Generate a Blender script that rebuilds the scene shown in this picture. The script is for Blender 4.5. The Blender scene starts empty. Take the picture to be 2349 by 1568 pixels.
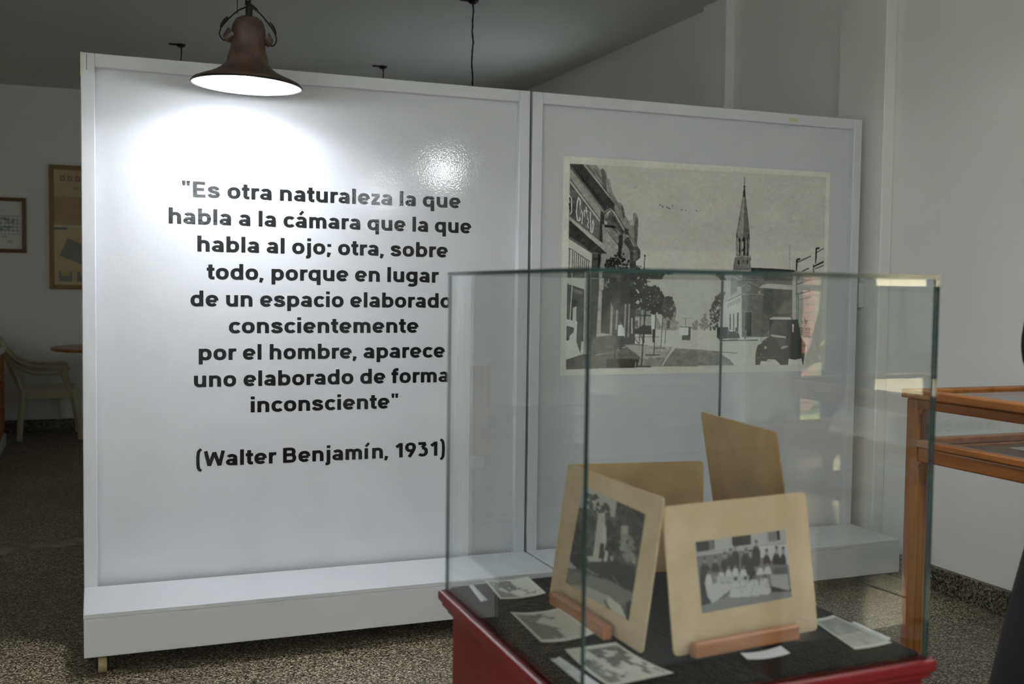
import bpy, bmesh, math, random
import numpy as np
from mathutils import Vector, Matrix
S = bpy.context.scene
C = S.collection
R = math.radians
# ------------------------------------------------------------------ camera, world, light, exposure
cam = bpy.data.cameras.new('camera'); co = bpy.data.objects.new('camera', cam); C.objects.link(co); S.camera = co
FPX = 2445.87
cam.sensor_width = 36.0; cam.lens = FPX*36.0/2349.0; cam.clip_start = .02; cam.clip_end = 200
_p, _r, _y = 0.0494275, -0.01316631, 0.3751874
fw = Vector((math.sin(_y)*math.cos(_p), math.cos(_y)*math.cos(_p), -math.sin(_p)))
rt = Vector((math.cos(_y), -math.sin(_y), 0)); dn = fw.cross(rt)
rt2 = math.cos(_r)*rt + math.sin(_r)*dn; dn2 = -math.sin(_r)*rt + math.cos(_r)*dn
M = Matrix((rt2, -dn2, -fw)).transposed().to_4x4(); M.translation = (0, 0, 1.22)
co.matrix_world = M
cam.dof.use_dof = True; cam.dof.focus_distance = 3.6; cam.dof.aperture_fstop = 4.3

S.view_settings.view_transform = 'Standard'; S.view_settings.look = 'None'
S.view_settings.gamma = 1.0; S.view_settings.use_curve_mapping = False
S.view_settings.exposure = 0.0
S.cycles.use_denoising = True
S.cycles.max_bounces = 12; S.cycles.transparent_max_bounces = 24; S.cycles.glossy_bounces = 6
S.cycles.caustics_reflective = False; S.cycles.caustics_refractive = False
S.cycles.sample_clamp_indirect = 25.0

w = bpy.data.worlds.new('World'); S.world = w; w.use_nodes = True
w.node_tree.nodes['Background'].inputs[0].default_value = (0.80, 0.86, 0.92, 1)
w.node_tree.nodes['Background'].inputs[1].default_value = 5.2

sun = bpy.data.lights.new('sun', 'SUN'); sun.energy = 66.0; sun.angle = R(.53); sun.color = (1, .95, .86)
so = bpy.data.objects.new('sun', sun); C.objects.link(so); so.rotation_euler = Vector((.50, -.38, -.78)).to_track_quat('-Z', 'Y').to_euler()
# sampling portals in the window and door openings; the daylight itself is the sky of the world
def portal(name, loc, rot, sx, sy):
    l = bpy.data.lights.new(name, 'AREA'); l.shape = 'RECTANGLE'; l.size = sx; l.size_y = sy; l.cycles.is_portal = True
    o = bpy.data.objects.new(name, l); o.location = loc; o.rotation_euler = rot; C.objects.link(o); return o
portal('window_portal', (-3.32, -2.0, 1.6), (0, R(-90), 0), 1.8, 3.4)  # opening of the added left window
portal('window_portal', (7.2, -4.33, 1.77), (R(90), 0, 0), 1.4, 1.0)
portal('window_portal', (3.38, 6.7, 1.55), (0, R(90), 0), 1.1, .7)  # opening of the added window behind the panels
portal('door_portal', (6.0, -4.33, 1.1), (R(90), 0, 0), .5, 2.1)

LAMP_POWER = 16.0
LAMP_COL = (0.90, 0.95, 1.0)

# ------------------------------------------------------------------ helpers
def lin(g): 
    g = g/255.0
    return g/12.92 if g <= .04045 else ((g+.055)/1.055)**2.4
def rgb(r, g, b): return (lin(r), lin(g), lin(b), 1)
def mat(name, base=(.8,.8,.8,1), rough=.5, metal=0, spec=.5, noise=None, bump=None, coat=0):
    """noise=(scale, colour2, detail, lo, hi)   bump=(scale, strength, distance)"""
    m = bpy.data.materials.new(name); m.use_nodes = True; nt = m.node_tree; b = nt.nodes['Principled BSDF']
    b.inputs['Base Color'].default_value = base; b.inputs['Roughness'].default_value = rough; b.inputs['Metallic'].default_value = metal
    b.inputs['Specular IOR Level'].default_value = spec; b.inputs['Coat Weight'].default_value = coat
    tc = nt.nodes.new('ShaderNodeTexCoord')
    if noise:
        n = nt.nodes.new('ShaderNodeTexNoise'); n.inputs['Scale'].default_value = noise[0]; n.inputs['Detail'].default_value = noise[2]
        nt.links.new(tc.outputs['Object'], n.inputs['Vector'])
        r = nt.nodes.new('ShaderNodeValToRGB'); r.color_ramp.elements[0].position = noise[3]; r.color_ramp.elements[1].position = noise[4]
        r.color_ramp.elements[0].color = base; r.color_ramp.elements[1].color = noise[1]
        nt.links.new(n.outputs['Fac'], r.inputs['Fac']); nt.links.new(r.outputs['Color'], b.inputs['Base Color'])
    if bump:
        n = nt.nodes.new('ShaderNodeTexNoise'); n.inputs['Scale'].default_value = bump[0]; n.inputs['Detail'].default_value = 2
        nt.links.new(tc.outputs['Object'], n.inputs['Vector'])
        k = nt.nodes.new('ShaderNodeBump'); k.inputs['Strength'].default_value = bump[1]; k.inputs['Distance'].default_value = bump[2]
        nt.links.new(n.outputs['Fac'], k.inputs['Height']); nt.links.new(k.outputs['Normal'], b.inputs['Normal'])
    return m
def wood(name, c1, c2, axis=0, scale=18, rough=.35, coat=.3):
    m = mat(name, c1, rough, coat=coat, spec=.3); nt = m.node_tree; b = nt.nodes['Principled BSDF']
    tc = nt.nodes.new('ShaderNodeTexCoord'); mp = nt.nodes.new('ShaderNodeMapping'); s = [scale]*3; s[axis] = scale*.06
    mp.inputs['Scale'].default_value = s; nt.links.new(tc.outputs['Object'], mp.inputs['Vector'])
    n = nt.nodes.new('ShaderNodeTexNoise'); n.inputs['Scale'].default_value = 3; n.inputs['Detail'].default_value = 6; n.inputs['Distortion'].default_value = .6
    nt.links.new(mp.outputs['Vector'], n.inputs['Vector'])
    r = nt.nodes.new('ShaderNodeValToRGB'); r.color_ramp.elements[0].position = .3; r.color_ramp.elements[1].position = .72
    r.color_ramp.elements[0].color = c2; r.color_ramp.elements[1].color = c1
    nt.links.new(n.outputs['Fac'], r.inputs['Fac']); nt.links.new(r.outputs['Color'], b.inputs['Base Color'])
    return m
def terrazzo(name, cols, scale, rough):
    m = mat(name, (.2,.2,.2,1), rough, spec=.4); nt = m.node_tree; b = nt.nodes['Principled BSDF']
    tc = nt.nodes.new('ShaderNodeTexCoord'); v = nt.nodes.new('ShaderNodeTexVoronoi'); v.inputs['Scale'].default_value = scale
    nt.links.new(tc.outputs['Object'], v.inputs['Vector'])
    sp = nt.nodes.new('ShaderNodeSeparateColor'); nt.links.new(v.outputs['Color'], sp.inputs['Color'])
    r = nt.nodes.new('ShaderNodeValToRGB'); r.color_ramp.interpolation = 'CONSTANT'
    while len(r.color_ramp.elements) < len(cols): r.color_ramp.elements.new(.5)
    for e, (p, c) in zip(r.color_ramp.elements, cols): e.position = p; e.color = c
    nt.links.new(sp.outputs['Red'], r.inputs['Fac'])
    # worn, dirtier broad patches
    n = nt.nodes.new('ShaderNodeTexNoise'); n.inputs['Scale'].default_value = 1.3; n.inputs['Detail'].default_value = 5
    nt.links.new(tc.outputs['Object'], n.inputs['Vector'])
    mr = nt.nodes.new('ShaderNodeMapRange'); mr.inputs['From Min'].default_value = .3; mr.inputs['From Max'].default_value = .7; mr.inputs['To Min'].default_value = .75; mr.inputs['To Max'].default_value = 1.1
    nt.links.new(n.outputs['Fac'], mr.inputs['Value'])
    mx = nt.nodes.new('ShaderNodeMix'); mx.data_type = 'RGBA'; mx.blend_type = 'MULTIPLY'; mx.inputs[0].default_value = 1
    nt.links.new(r.outputs['Color'], mx.inputs[6]); nt.links.new(mr.outputs['Result'], mx.inputs[7])
    nt.links.new(mx.outputs[2], b.inputs['Base Color'])
    return m
def glass_mat(name, tint=(.975,.988,.983,1)):
    m = bpy.data.materials.new(name); m.use_nodes = True; nt = m.node_tree; nt.nodes.remove(nt.nodes['Principled BSDF'])
    out = nt.nodes['Material Output']; g = nt.nodes.new('ShaderNodeNewGeometry')
    ior = nt.nodes.new('ShaderNodeMix'); ior.data_type = 'FLOAT'; ior.inputs[2].default_value = 1.52; ior.inputs[3].default_value = 1/1.52
    nt.links.new(g.outputs['Backfacing'], ior.inputs[0])
    fr = nt.nodes.new('ShaderNodeFresnel'); nt.links.new(ior.outputs[0], fr.inputs['IOR'])
    t = nt.nodes.new('ShaderNodeBsdfTransparent'); t.inputs['Color'].default_value = tint
    gl = nt.nodes.new('ShaderNodeBsdfGlossy'); gl.inputs['Roughness'].default_value = 0.0
    mx = nt.nodes.new('ShaderNodeMixShader'); nt.links.new(fr.outputs[0], mx.inputs[0]); nt.links.new(t.outputs[0], mx.inputs[1]); nt.links.new(gl.outputs[0], mx.inputs[2])
    nt.links.new(mx.outputs[0], out.inputs['Surface'])
    return m
def vcol_mat(name, rough=.45, spec=.4, grain=0.0, bump=None):
    m = mat(name, rough=rough, spec=spec, bump=bump); nt = m.node_tree; b = nt.nodes['Principled BSDF']
    a = nt.nodes.new('ShaderNodeAttribute'); a.attribute_name = 'print'
    src = a.outputs['Color']
    if grain:
        tc = nt.nodes.new('ShaderNodeTexCoord'); n = nt.nodes.new('ShaderNodeTexNoise'); n.inputs['Scale'].default_value = 90; n.inputs['Detail'].default_value = 3
        nt.links.new(tc.outputs['Object'], n.inputs['Vector'])
        mr = nt.nodes.new('ShaderNodeMapRange'); mr.inputs['To Min'].default_value = 1-grain; mr.inputs['To Max'].default_value = 1+grain
        nt.links.new(n.outputs['Fac'], mr.inputs['Value'])
        mx = nt.nodes.new('ShaderNodeMix'); mx.data_type = 'RGBA'; mx.blend_type = 'MULTIPLY'; mx.inputs[0].default_value = 1
        nt.links.new(src, mx.inputs[6]); nt.links.new(mr.outputs['Result'], mx.inputs[7]); src = mx.outputs[2]
    nt.links.new(src, b.inputs['Base Color'])
    return m

def link(name, me, m=None, parent=None, loc=None):
    if isinstance(me, bmesh.types.BMesh):
        bm = me; me = bpy.data.meshes.new(name); bmesh.ops.recalc_face_normals(bm, faces=bm.faces); bm.to_mesh(me); bm.free()
    o = bpy.data.objects.new(name, me); C.objects.link(o)
    if m:
        for mm in (m if isinstance(m, (list, tuple)) else [m]): me.materials.append(mm)
    if parent: o.parent = parent
    if loc: o.location = loc
    return o
def smooth(o, ang=40):
    me = o.data
    me.polygons.foreach_set('use_smooth', [True]*len(me.polygons))
    try: me.set_sharp_from_angle(angle=R(ang))
    except Exception: pass
    return o
def thing(name, label, cat, loc=(0,0,0), rot=(0,0,0), group=None):
    o = bpy.data.objects.new(name, None); C.objects.link(o); o.location = loc; o.rotation_euler = rot; o.empty_display_size = .05
    o['label'] = label; o['category'] = cat
    if group: o['group'] = group
    return o
def tag(o, label, cat, group=None):
    o['label'] = label; o['category'] = cat
    if group: o['group'] = group
    return o
def struct(o): o['kind'] = 'structure'; return o
def bx(bm, x0, x1, y0, y1, z0, z1, bev=0, seg=1, mi=None):
    r = bmesh.ops.create_cube(bm, size=1)
    vs = r['verts']
    for v in vs:
        v.co = Vector(((x0+x1)/2+v.co.x*(x1-x0), (y0+y1)/2+v.co.y*(y1-y0), (z0+z1)/2+v.co.z*(z1-z0)))
    fs = set(f for v in vs for f in v.link_faces)
    if mi is not None:
        for f in fs: f.material_index = mi
    if bev:
        es = list(set(e for v in vs for e in v.link_edges))
        bmesh.ops.bevel(bm, geom=es, offset=bev, segments=seg, affect='EDGES', profile=.5)
    return bm
def box(*a, **k): return bx(bmesh.new(), *a, **k)
def lathe(bm, prof, n=32, M=Matrix.Identity(4), cap=True):
    rings = []
    for r_, h in prof:
        rings.append([bm.verts.new(M @ Vector((r_*math.cos(2*math.pi*i/n), r_*math.sin(2*math.pi*i/n), h))) for i in range(n)])
    for a, b in zip(rings, rings[1:]):
        for i in range(n): bm.faces.new((a[i], a[(i+1)%n], b[(i+1)%n], b[i]))
    if cap:
        bm.faces.new(rings[0][::-1]); bm.faces.new(rings[-1])
    return bm
def tube(bm, pts, rad, n=8, flat=1.0, up=None, cap=True):
    pts = [Vector(p) for p in pts]; rings = []
    rads = rad if isinstance(rad, (list, tuple)) else [rad]*len(pts)
    for i, p in enumerate(pts):
        t = (pts[min(i+1, len(pts)-1)]-pts[max(i-1, 0)]).normalized()
        u = Vector(up) if up else (Vector((0,0,1)) if abs(t.z) < .9 else Vector((1,0,0)))
        s = t.cross(u).normalized(); u2 = s.cross(t).normalized()
        rings.append([bm.verts.new(p+(s*math.cos(2*math.pi*k/n)*flat+u2*math.sin(2*math.pi*k/n))*rads[i]) for k in range(n)])
    for a, b in zip(rings, rings[1:]):
        for k in range(n): bm.faces.new((a[k], a[(k+1)%n], b[(k+1)%n], b[k]))
    if cap: bm.faces.new(rings[0][::-1]); bm.faces.new(rings[-1])
    return bm
def spline(pts, n=6):
    P = [Vector(p) for p in pts]; P = [2*P[0]-P[1]]+P+[2*P[-1]-P[-2]]; out = []
    for i in range(1, len(P)-2):
        for k in range(n):
            t = k/n; a, b, c, d = P[i-1:i+3]
            out.append(.5*((2*b)+(c-a)*t+(2*a-5*b+4*c-d)*t*t+(3*b-a-3*c+d)*t**3))
    out.append(P[-2]); return out
def copy_tree(o, parent=None):
    c = o.copy(); C.objects.link(c); c.parent = parent
    for ch in list(o.children): copy_tree(ch, c)
    return c
# ---- small raster painter used for the photographic prints (data only, ends up as a mesh colour attribute)
def paint(W, H, prims, base, seed=1):
    img = np.full((H, W), float(base)); rs = np.random.RandomState(seed)
    def poly(pts, g):
        x = pts[:, 0]; y = pts[:, 1]
        xa, xb = int(max(0, x.min())), int(min(W-1, x.max()))+1; ya, yb = int(max(0, y.min())), int(min(H-1, y.max()))+1
        if xb <= xa or yb <= ya: return
        gx, gy = np.meshgrid(np.arange(xa, xb)+.5, np.arange(ya, yb)+.5); ins = np.zeros(gx.shape, bool)
        n = len(pts); j = n-1
        for i in range(n):
            yi, yj, xi, xj = y[i], y[j], x[i], x[j]
            if yi != yj:
                c = ((yi > gy) != (yj > gy)) & (gx < (xj-xi)*(gy-yi)/(yj-yi)+xi); ins ^= c
            j = i
        img[ya:yb, xa:xb][ins] = g
    sc = np.array([W/2000., H/2000.])
    for pr in prims:
        p = np.array(pr[-1], float).reshape(-1, 2)*sc
        if pr[0] == 'p': poly(p, pr[1])
        elif pr[0] == 'l':
            hw = max(.6, pr[2]*W/2000./2)
            for a, b in zip(p, p[1:]):
                d = b-a; L = np.hypot(*d)+1e-6; d /= L; nn = np.array([-d[1], d[0]])*hw; d = d*hw*.4
                poly(np.array([a-d+nn, b+d+nn, b+d-nn, a-d-nn]), pr[1])
        else:
            g, n, sd, r = pr[1:5]; q = np.random.RandomState(sd); r = r*W/2000.
            lo = p.min(0); hi = p.max(0); k = 0
            while k < n:
                c = lo+q.rand(2)*(hi-lo); x, y = p[:, 0], p[:, 1]; ins = False; j = len(p)-1
                for i in range(len(p)):
                    if (y[i] > c[1]) != (y[j] > c[1]) and c[0] < (x[j]-x[i])*(c[1]-y[i])/(y[j]-y[i])+x[i]: ins = not ins
                    j = i
                if not ins: k += .25; continue
                k += 1; m_ = 7; an = np.arange(m_)*6.283/m_; rr = r*(.35+q.rand(m_)*.9)
                poly(c+np.stack([np.cos(an)*rr, np.sin(an)*rr], 1), g+q.randn()*5)
    return img
def blur(a, k=1):
    for _ in range(k):
        p = np.pad(a, 1, mode='edge'); a = (p[:-2,1:-1]+p[2:,1:-1]+p[1:-1,:-2]+p[1:-1,2:]+2*p[1:-1,1:-1])/6
    return a
def cloud(W, H, n, rs):
    g = rs.randn(n, n); yy = np.linspace(0, n-1.001, H); xx = np.linspace(0, n-1.001, W)
    y0 = yy.astype(int); x0 = xx.astype(int); fy = (yy-y0)[:, None]; fx = (xx-x0)[None]
    fy = fy*fy*(3-2*fy); fx = fx*fx*(3-2*fx)
    return (g[y0][:, x0]*(1-fy)*(1-fx)+g[y0+1][:, x0]*fy*(1-fx)+g[y0][:, x0+1]*(1-fy)*fx+g[y0+1][:, x0+1]*fy*fx)
def tone(img, ref=130., top=.78, tint=(1.0, .985, .93)):
    """grey values as seen on the print -> reflectance"""
    g = np.clip(img, 4, 255)/255.; l = np.where(g <= .04045, g/12.92, ((g+.055)/1.055)**2.4)
    l = l/(((ref/255.+.055)/1.055)**2.4)*top
    return np.clip(np.stack([l*t for t in tint], -1), 0.01, .95)
def sheet(name, corners, col, m, parent=None, th=.0005, curl=0.0, curl_axis=0):
    """solid thin sheet on four corners TL TR BR BL; col = HxWx3 array of reflectances"""
    H, W = col.shape[:2]; TL, TR, BR, BL = [np.array(c, float) for c in corners]
    u = np.linspace(0, 1, W)[None, :, None]; v = np.linspace(0, 1, H)[:, None, None]
    P = TL*(1-u)*(1-v)+TR*u*(1-v)+BR*u*v+BL*(1-u)*v
    n = np.cross(TR-TL, TL-BL); n /= np.linalg.norm(n)
    if curl:
        t = u if curl_axis == 0 else v
        P = P+n*curl*((2*t-1)**2)
    back = P[[0, 0, -1, -1], [0, -1, -1, 0]]-n*th
    front = P.reshape(-1, 3)
    idx = np.arange(H*W).reshape(H, W)
    f = np.stack([idx[:-1, :-1], idx[1:, :-1], idx[1:, 1:], idx[:-1, 1:]], -1).reshape(-1, 4).tolist()
    k = H*W
    if curl:   # full back side following the curl
        front = np.vstack([front, front-n*th]); f += [[a+k, b+k, c+k, d+k][::-1] for a, b, c, d in f]
        rim = list(idx[0])+list(idx[1:, -1])+list(idx[-1, ::-1][1:])+list(idx[::-1, 0][1:-1])
        f += [[int(a), int(b), int(b)+k, int(a)+k] for a, b in zip(rim, rim[1:]+rim[:1])]
    else:
        front = np.vstack([front, back])
        e = [idx[0].tolist(), idx[:, -1].tolist(), idx[-1, ::-1].tolist(), idx[::-1, 0].tolist()]
        for q, ed in enumerate(e): f.append([int(x) for x in ed]+[k+(q+1)%4, k+q])
        f.append([k, k+1, k+2, k+3])
    me = bpy.data.meshes.new(name); me.from_pydata(front.tolist(), [], f); me.update()
    a = me.color_attributes.new('print', 'FLOAT_COLOR', 'POINT')
    c = np.ones((len(front), 4)); cc = col.reshape(-1, 3); c[:k, :3] = cc
    c[k:, :3] = cc[:len(front)-k] if curl else cc[0]
    a.data.foreach_set('color', c.ravel())
    if curl: me.polygons.foreach_set('use_smooth', [True]*len(me.polygons)); me.set_sharp_from_angle(angle=R(40))
    return link(name, me, m, parent)

# ---- drawings on the prints: p polygon, l line, f foliage; sheet coordinates 0..2000
MURAL_ART=[["p",124,[48,69,1965,48,1968,1051,1945,1935,40,1946]],
["p",129,[50,860,1964,790,1945,1935,40,1946]],
["p",132,[39,1576,980,1565,986,1935,42,1944]],
["p",136,[980,1565,1152,1579,1860,1658,1834,1935,986,1928]],
["f",95,60,3,10.1,[993,1579,1002,1476,1040,1428,1065,1521,1067,1579]],
["f",62,150,4,10.1,[1071,1579,1074,1390,1112,1265,1163,1213,1186,1234,1164,1330,1123,1579]],
["p",84,[1229,1016,1710,1009,1713,1144,1448,1169,1377,1113,1319,1160,1226,1162]],
["p",100,[1223,1023,1270,1020,1279,1211,1227,1265]],
["l",50,5.6,[1234,1016,1237,1060]],
["l",50,5.6,[1250,1016,1251,1058]],
["l",50,5.6,[1264,1013,1265,1058]],
["l",50,5.6,[1278,1013,1279,1058]],
["l",50,5.6,[1292,1013,1295,1058]],
["p",138,[1149,1360,1164,1330,1205,1302,1311,1230,1319,1653,1234,1602,1152,1558]],
["p",128,[1216,1265,1224,1258,1226,1286,1216,1295]],
["p",128,[1231,1248,1238,1241,1240,1274,1231,1283]],
["p",128,[1245,1234,1254,1227,1254,1260,1245,1269]],
["p",128,[1259,1220,1268,1211,1268,1248,1259,1258]],
["p",128,[1273,1204,1283,1197,1283,1234,1273,1244]],
["p",128,[1287,1190,1297,1183,1297,1223,1287,1232]],
["p",128,[1302,1174,1311,1167,1311,1209,1303,1218]],
["l",75,5.1,[1205,1302,1311,1234]],
["l",80,5.1,[1209,1330,1209,1367]],
["l",80,5.1,[1223,1321,1224,1358]],
["l",80,5.1,[1238,1309,1238,1348]],
["l",80,5.1,[1253,1300,1254,1339]],
["l",80,5.1,[1268,1288,1268,1332]],
["l",80,5.1,[1283,1279,1284,1323]],
["l",80,5.1,[1298,1267,1298,1314]],
["l",50,9.0,[1227,1432,1229,1579]],
["l",52,7.9,[1254,1425,1256,1590]],
["l",45,11.3,[1287,1418,1286,1602]],
["p",76,[1309,1160,1365,1113,1425,1144,1448,1169,1715,1186,1724,1656,1322,1653]],
["p",56,[1484,1176,1560,1179,1562,1430,1489,1432]],
["p",66,[1563,1186,1715,1190,1719,1460,1568,1460]],
["p",45,[1585,1423,1704,1423,1704,1455,1585,1458]],
["l",112,5.1,[1308,1234,1486,1232]],
["l",118,3.9,[1295,1172,1330,1151,1361,1116,1401,1130,1437,1153]],
["p",36,[1343,1409,1395,1409,1398,1644,1347,1639]],
["l",105,4.5,[1395,1402,1399,1635]],
["l",110,3.9,[1338,1407,1398,1404]],
["p",128,[1445,1169,1472,1141,1513,1125,1715,1137,1715,1183,1557,1172]],
["l",118,3.4,[1382,1172,1382,1181]],
["l",118,3.4,[1382,1181,1379,1188]],
["l",118,3.4,[1379,1188,1376,1193]],
["l",118,3.4,[1376,1193,1371,1197]],
["l",118,3.4,[1371,1197,1365,1200]],
["l",118,3.4,[1365,1200,1360,1197]],
["l",118,3.4,[1360,1197,1355,1195]],
["l",118,3.4,[1355,1195,1350,1188]],
["l",118,3.4,[1350,1188,1349,1181]],
["l",118,3.4,[1349,1181,1347,1172]],
["l",118,3.4,[1347,1172,1347,1165]],
["l",118,3.4,[1347,1165,1350,1158]],
["l",118,3.4,[1350,1158,1354,1151]],
["l",118,3.4,[1354,1151,1358,1146]],
["l",118,3.4,[1358,1146,1365,1146]],
["l",118,3.4,[1365,1146,1369,1146]],
["l",118,3.4,[1369,1146,1374,1151]],
["l",118,3.4,[1374,1151,1379,1155]],
["l",118,3.4,[1379,1155,1382,1165]],
["l",118,3.4,[1382,1165,1382,1172]],
["l",118,2.8,[1357,1167,1366,1186,1374,1162]],
["l",45,3.4,[1484,1246,1483,1656]],
["l",105,3.4,[1402,1251,1404,1288]],
["l",105,3.4,[1418,1251,1418,1288]],
["l",105,3.4,[1432,1251,1434,1288]],
["p",140,[1437,1220,1451,1202,1462,1223]],
["p",130,[1711,1092,1743,1083,1751,1467,1718,1460]],
["p",92,[1738,1002,1751,1002,1760,1474,1748,1474]],
["p",126,[1754,1069,1861,1044,1874,1642,1768,1551]],
["p",118,[1771,1279,1850,1255,1858,1581,1776,1504]],
["l",55,5.6,[1749,1130,1860,1081]],
["l",60,6.8,[1752,1227,1861,1193]],
["l",60,4.5,[1768,1283,1863,1258]],
["l",55,6.8,[1764,1227,1768,1474]],
["f",60,24,9,6.8,[1795,1504,1819,1460,1844,1504,1820,1551]],
["p",70,[1775,1558,1869,1565,1872,1658,1776,1644]],
["p",150,[1784,1574,1792,1574,1792,1583,1784,1581]],
["p",150,[1784,1593,1792,1593,1793,1602,1784,1602]],
["p",150,[1784,1611,1793,1614,1793,1621,1784,1621]],
["p",150,[1784,1632,1793,1632,1793,1642,1786,1642]],
["p",150,[1798,1574,1808,1574,1808,1583,1800,1581]],
["p",150,[1800,1593,1808,1593,1808,1602,1800,1602]],
["p",150,[1800,1614,1808,1614,1809,1621,1800,1621]],
["p",150,[1800,1632,1809,1632,1809,1642,1800,1642]],
["p",150,[1814,1574,1823,1574,1823,1583,1814,1581]],
["p",150,[1814,1593,1823,1593,1823,1602,1816,1602]],
["p",150,[1816,1614,1823,1614,1823,1621,1816,1621]],
["p",150,[1816,1632,1825,1632,1825,1642,1816,1642]],
["p",150,[1830,1574,1838,1574,1839,1583,1830,1581]],
["p",150,[1830,1593,1839,1593,1839,1602,1830,1602]],
["p",150,[1831,1614,1839,1614,1839,1621,1831,1621]],
["p",150,[1831,1632,1839,1632,1839,1642,1831,1642]],
["p",150,[1845,1574,1853,1574,1853,1583,1845,1581]],
["p",150,[1845,1593,1855,1593,1855,1602,1845,1602]],
["p",150,[1845,1614,1855,1614,1855,1623,1845,1621]],
["p",150,[1847,1632,1855,1632,1855,1642,1847,1642]],
["p",150,[1861,1574,1869,1574,1869,1583,1861,1581]],
["p",150,[1861,1593,1869,1593,1871,1602,1861,1602]],
["p",150,[1861,1614,1871,1614,1871,1623,1861,1621]],
["p",150,[1861,1632,1871,1632,1871,1642,1863,1642]],
["p",38,[1128,1558,1210,1556,1224,1602,1268,1597,1295,1616,1306,1660,1294,1686,1153,1686,1128,1653]],
["l",120,3.9,[1213,1579,1216,1639]],
["l",150,6.8,[1171,1674,1470,1667]],
["l",48,5.6,[1171,1688,1447,1686]],
["p",85,[1338,1579,1360,1583,1352,1677,1341,1677]],
["p",45,[1270,1558,1286,1565,1292,1597,1268,1597]],
["p",30,[1535,1476,1715,1483,1767,1479,1778,1558,1792,1656,1833,1725,1819,1935,1633,1933,1607,1895,1475,1893,1469,1928,1432,1928,1434,1802,1448,1737,1480,1714,1489,1684,1536,1656]],
["p",140,[1533,1472,1568,1455,1707,1460,1718,1483,1538,1481]],
["p",122,[1538,1637,1565,1630,1670,1649,1674,1667,1577,1658]],
["p",60,[1584,1663,1674,1672,1674,1739,1634,1760]],
["p",115,[1626,1765,1653,1744,1693,1742,1689,1758,1641,1777]],
["p",50,[1551,1507,1678,1504,1680,1625,1554,1625]],
["l",36,6.8,[1614,1504,1617,1625]],
["p",158,[1719,1528,1735,1528,1735,1609,1721,1607]],
["p",120,[1495,1751,1511,1742,1524,1760,1508,1779]],
["l",120,3.4,[1470,1814,1483,1842]],
["l",120,3.4,[1590,1828,1579,1851]],
["l",90,3.4,[1439,1856,1606,1851]],
["l",110,3.4,[1486,1565,1502,1583,1514,1609,1510,1646]],
["p",135,[1519,1891,1535,1874,1588,1879,1607,1900]],
["p",142,[1699,1874,1752,1884,1804,1870,1812,1935,1696,1933]],
["l",85,3.4,[1472,1521,1475,1721]],
["l",120,3.4,[1477,1700,1494,1681,1519,1688]],
["p",92,[985,1772,1144,1791,1174,1828,1232,1874,1268,1930,986,1928]],
["l",75,4.5,[1098,1791,1291,1812]],
["p",88,[816,1758,985,1772,986,1935,717,1930]],
["l",110,3.9,[862,1472,940,1469]],
["l",120,3.4,[865,1472,892,1428,937,1469]],
["l",80,5.1,[888,1474,890,1551]],
["p",60,[866,1558,928,1558,928,1681,865,1679]],
["p",160,[846,1556,912,1558,911,1632,846,1632]],
["l",60,4.5,[844,1553,936,1558]],
["l",110,2.8,[870,1590,903,1572]],
["f",95,30,5,10.1,[937,1579,947,1507,980,1500,980,1579]],
["p",104,[486,1337,639,1365,724,1579,496,1579]],
["p",70,[515,1395,553,1395,553,1437,515,1437]],
["l",60,10.1,[491,1444,635,1446]],
["p",120,[510,1465,554,1465,554,1558,512,1556]],
["p",75,[521,1493,540,1493,542,1558,523,1558]],
["p",104,[717,1435,743,1321,775,1307,802,1334,818,1393,811,1479,835,1551,813,1588,713,1581]],
["l",80,4.5,[775,1307,803,1334,818,1393,810,1465]],
["p",60,[748,1493,775,1493,773,1572,750,1572]],
["f",105,20,6,10.1,[813,1579,824,1493,857,1558]],
["p",36,[499,1579,538,1567,576,1539,636,1542,642,1625,502,1621]],
["l",56,4.5,[499,1649,696,1649]],
["p",132,[40,999,166,995,163,1209,45,1158]],
["p",58,[42,1158,160,1211,158,1688,113,1688,108,1502,43,1481]],
["p",85,[56,1183,154,1230,144,1258,81,1232]],
["p",138,[83,1383,108,1362,108,1502,83,1509]],
["p",40,[76,1302,124,1307,114,1362,78,1369]],
["p",150,[40,1488,116,1502,113,1709,42,1702]],
["p",62,[42,1542,94,1563,89,1604,65,1632,61,1674,43,1681]],
["p",140,[42,1702,162,1688,155,1802,42,1853]],
["p",70,[114,1507,154,1514,140,1800,110,1688]],
["l",155,5.1,[81,1032,64,1488]],
["p",110,[166,995,297,992,278,1195,274,1653,160,1807]],
["p",48,[204,1111,263,1111,242,1818,206,1814]],
["p",50,[286,1027,504,1020,520,1709,349,1781,274,1618]],
["p",112,[263,1020,297,1020,281,1611,316,1637,274,1653,253,1646]],
["p",62,[190,1653,379,1630,403,1781,203,1821]],
["l",104,16.9,[354,1290,349,1628]],
["l",104,14.6,[393,1367,385,1576]],
["l",104,12.4,[450,1332,445,1649]],
["l",104,10.1,[477,1339,472,1649]],
["p",36,[283,1216,341,1179,341,1621,278,1611]],
["p",110,[278,1609,348,1621,341,1637,277,1637]],
["l",140,7.9,[497,1472,499,1614]],
["p",66,[42,1853,166,1802,244,1818,381,1786,508,1711,617,1728,554,1863,545,1933,42,1944]],
["p",112,[444,1718,799,1744,713,1930,549,1926,565,1842]],
["p",96,[556,1849,756,1844,720,1930,549,1930]],
["p",125,[802,1725,816,1730,728,1926,713,1928]],
["l",70,3.4,[788,1744,713,1923]],
["p",160,[400,1539,425,1525,444,1579,447,1637,398,1642]],
["p",44,[392,1637,445,1637,430,1767,389,1767]],
["l",40,10.1,[382,1718,379,1851]],
["p",80,[409,1514,425,1516,423,1535,409,1535]],
["p",150,[635,1437,668,1435,668,1572,639,1579]],
["p",30,[646,1579,668,1572,663,1702,650,1700]],
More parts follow.
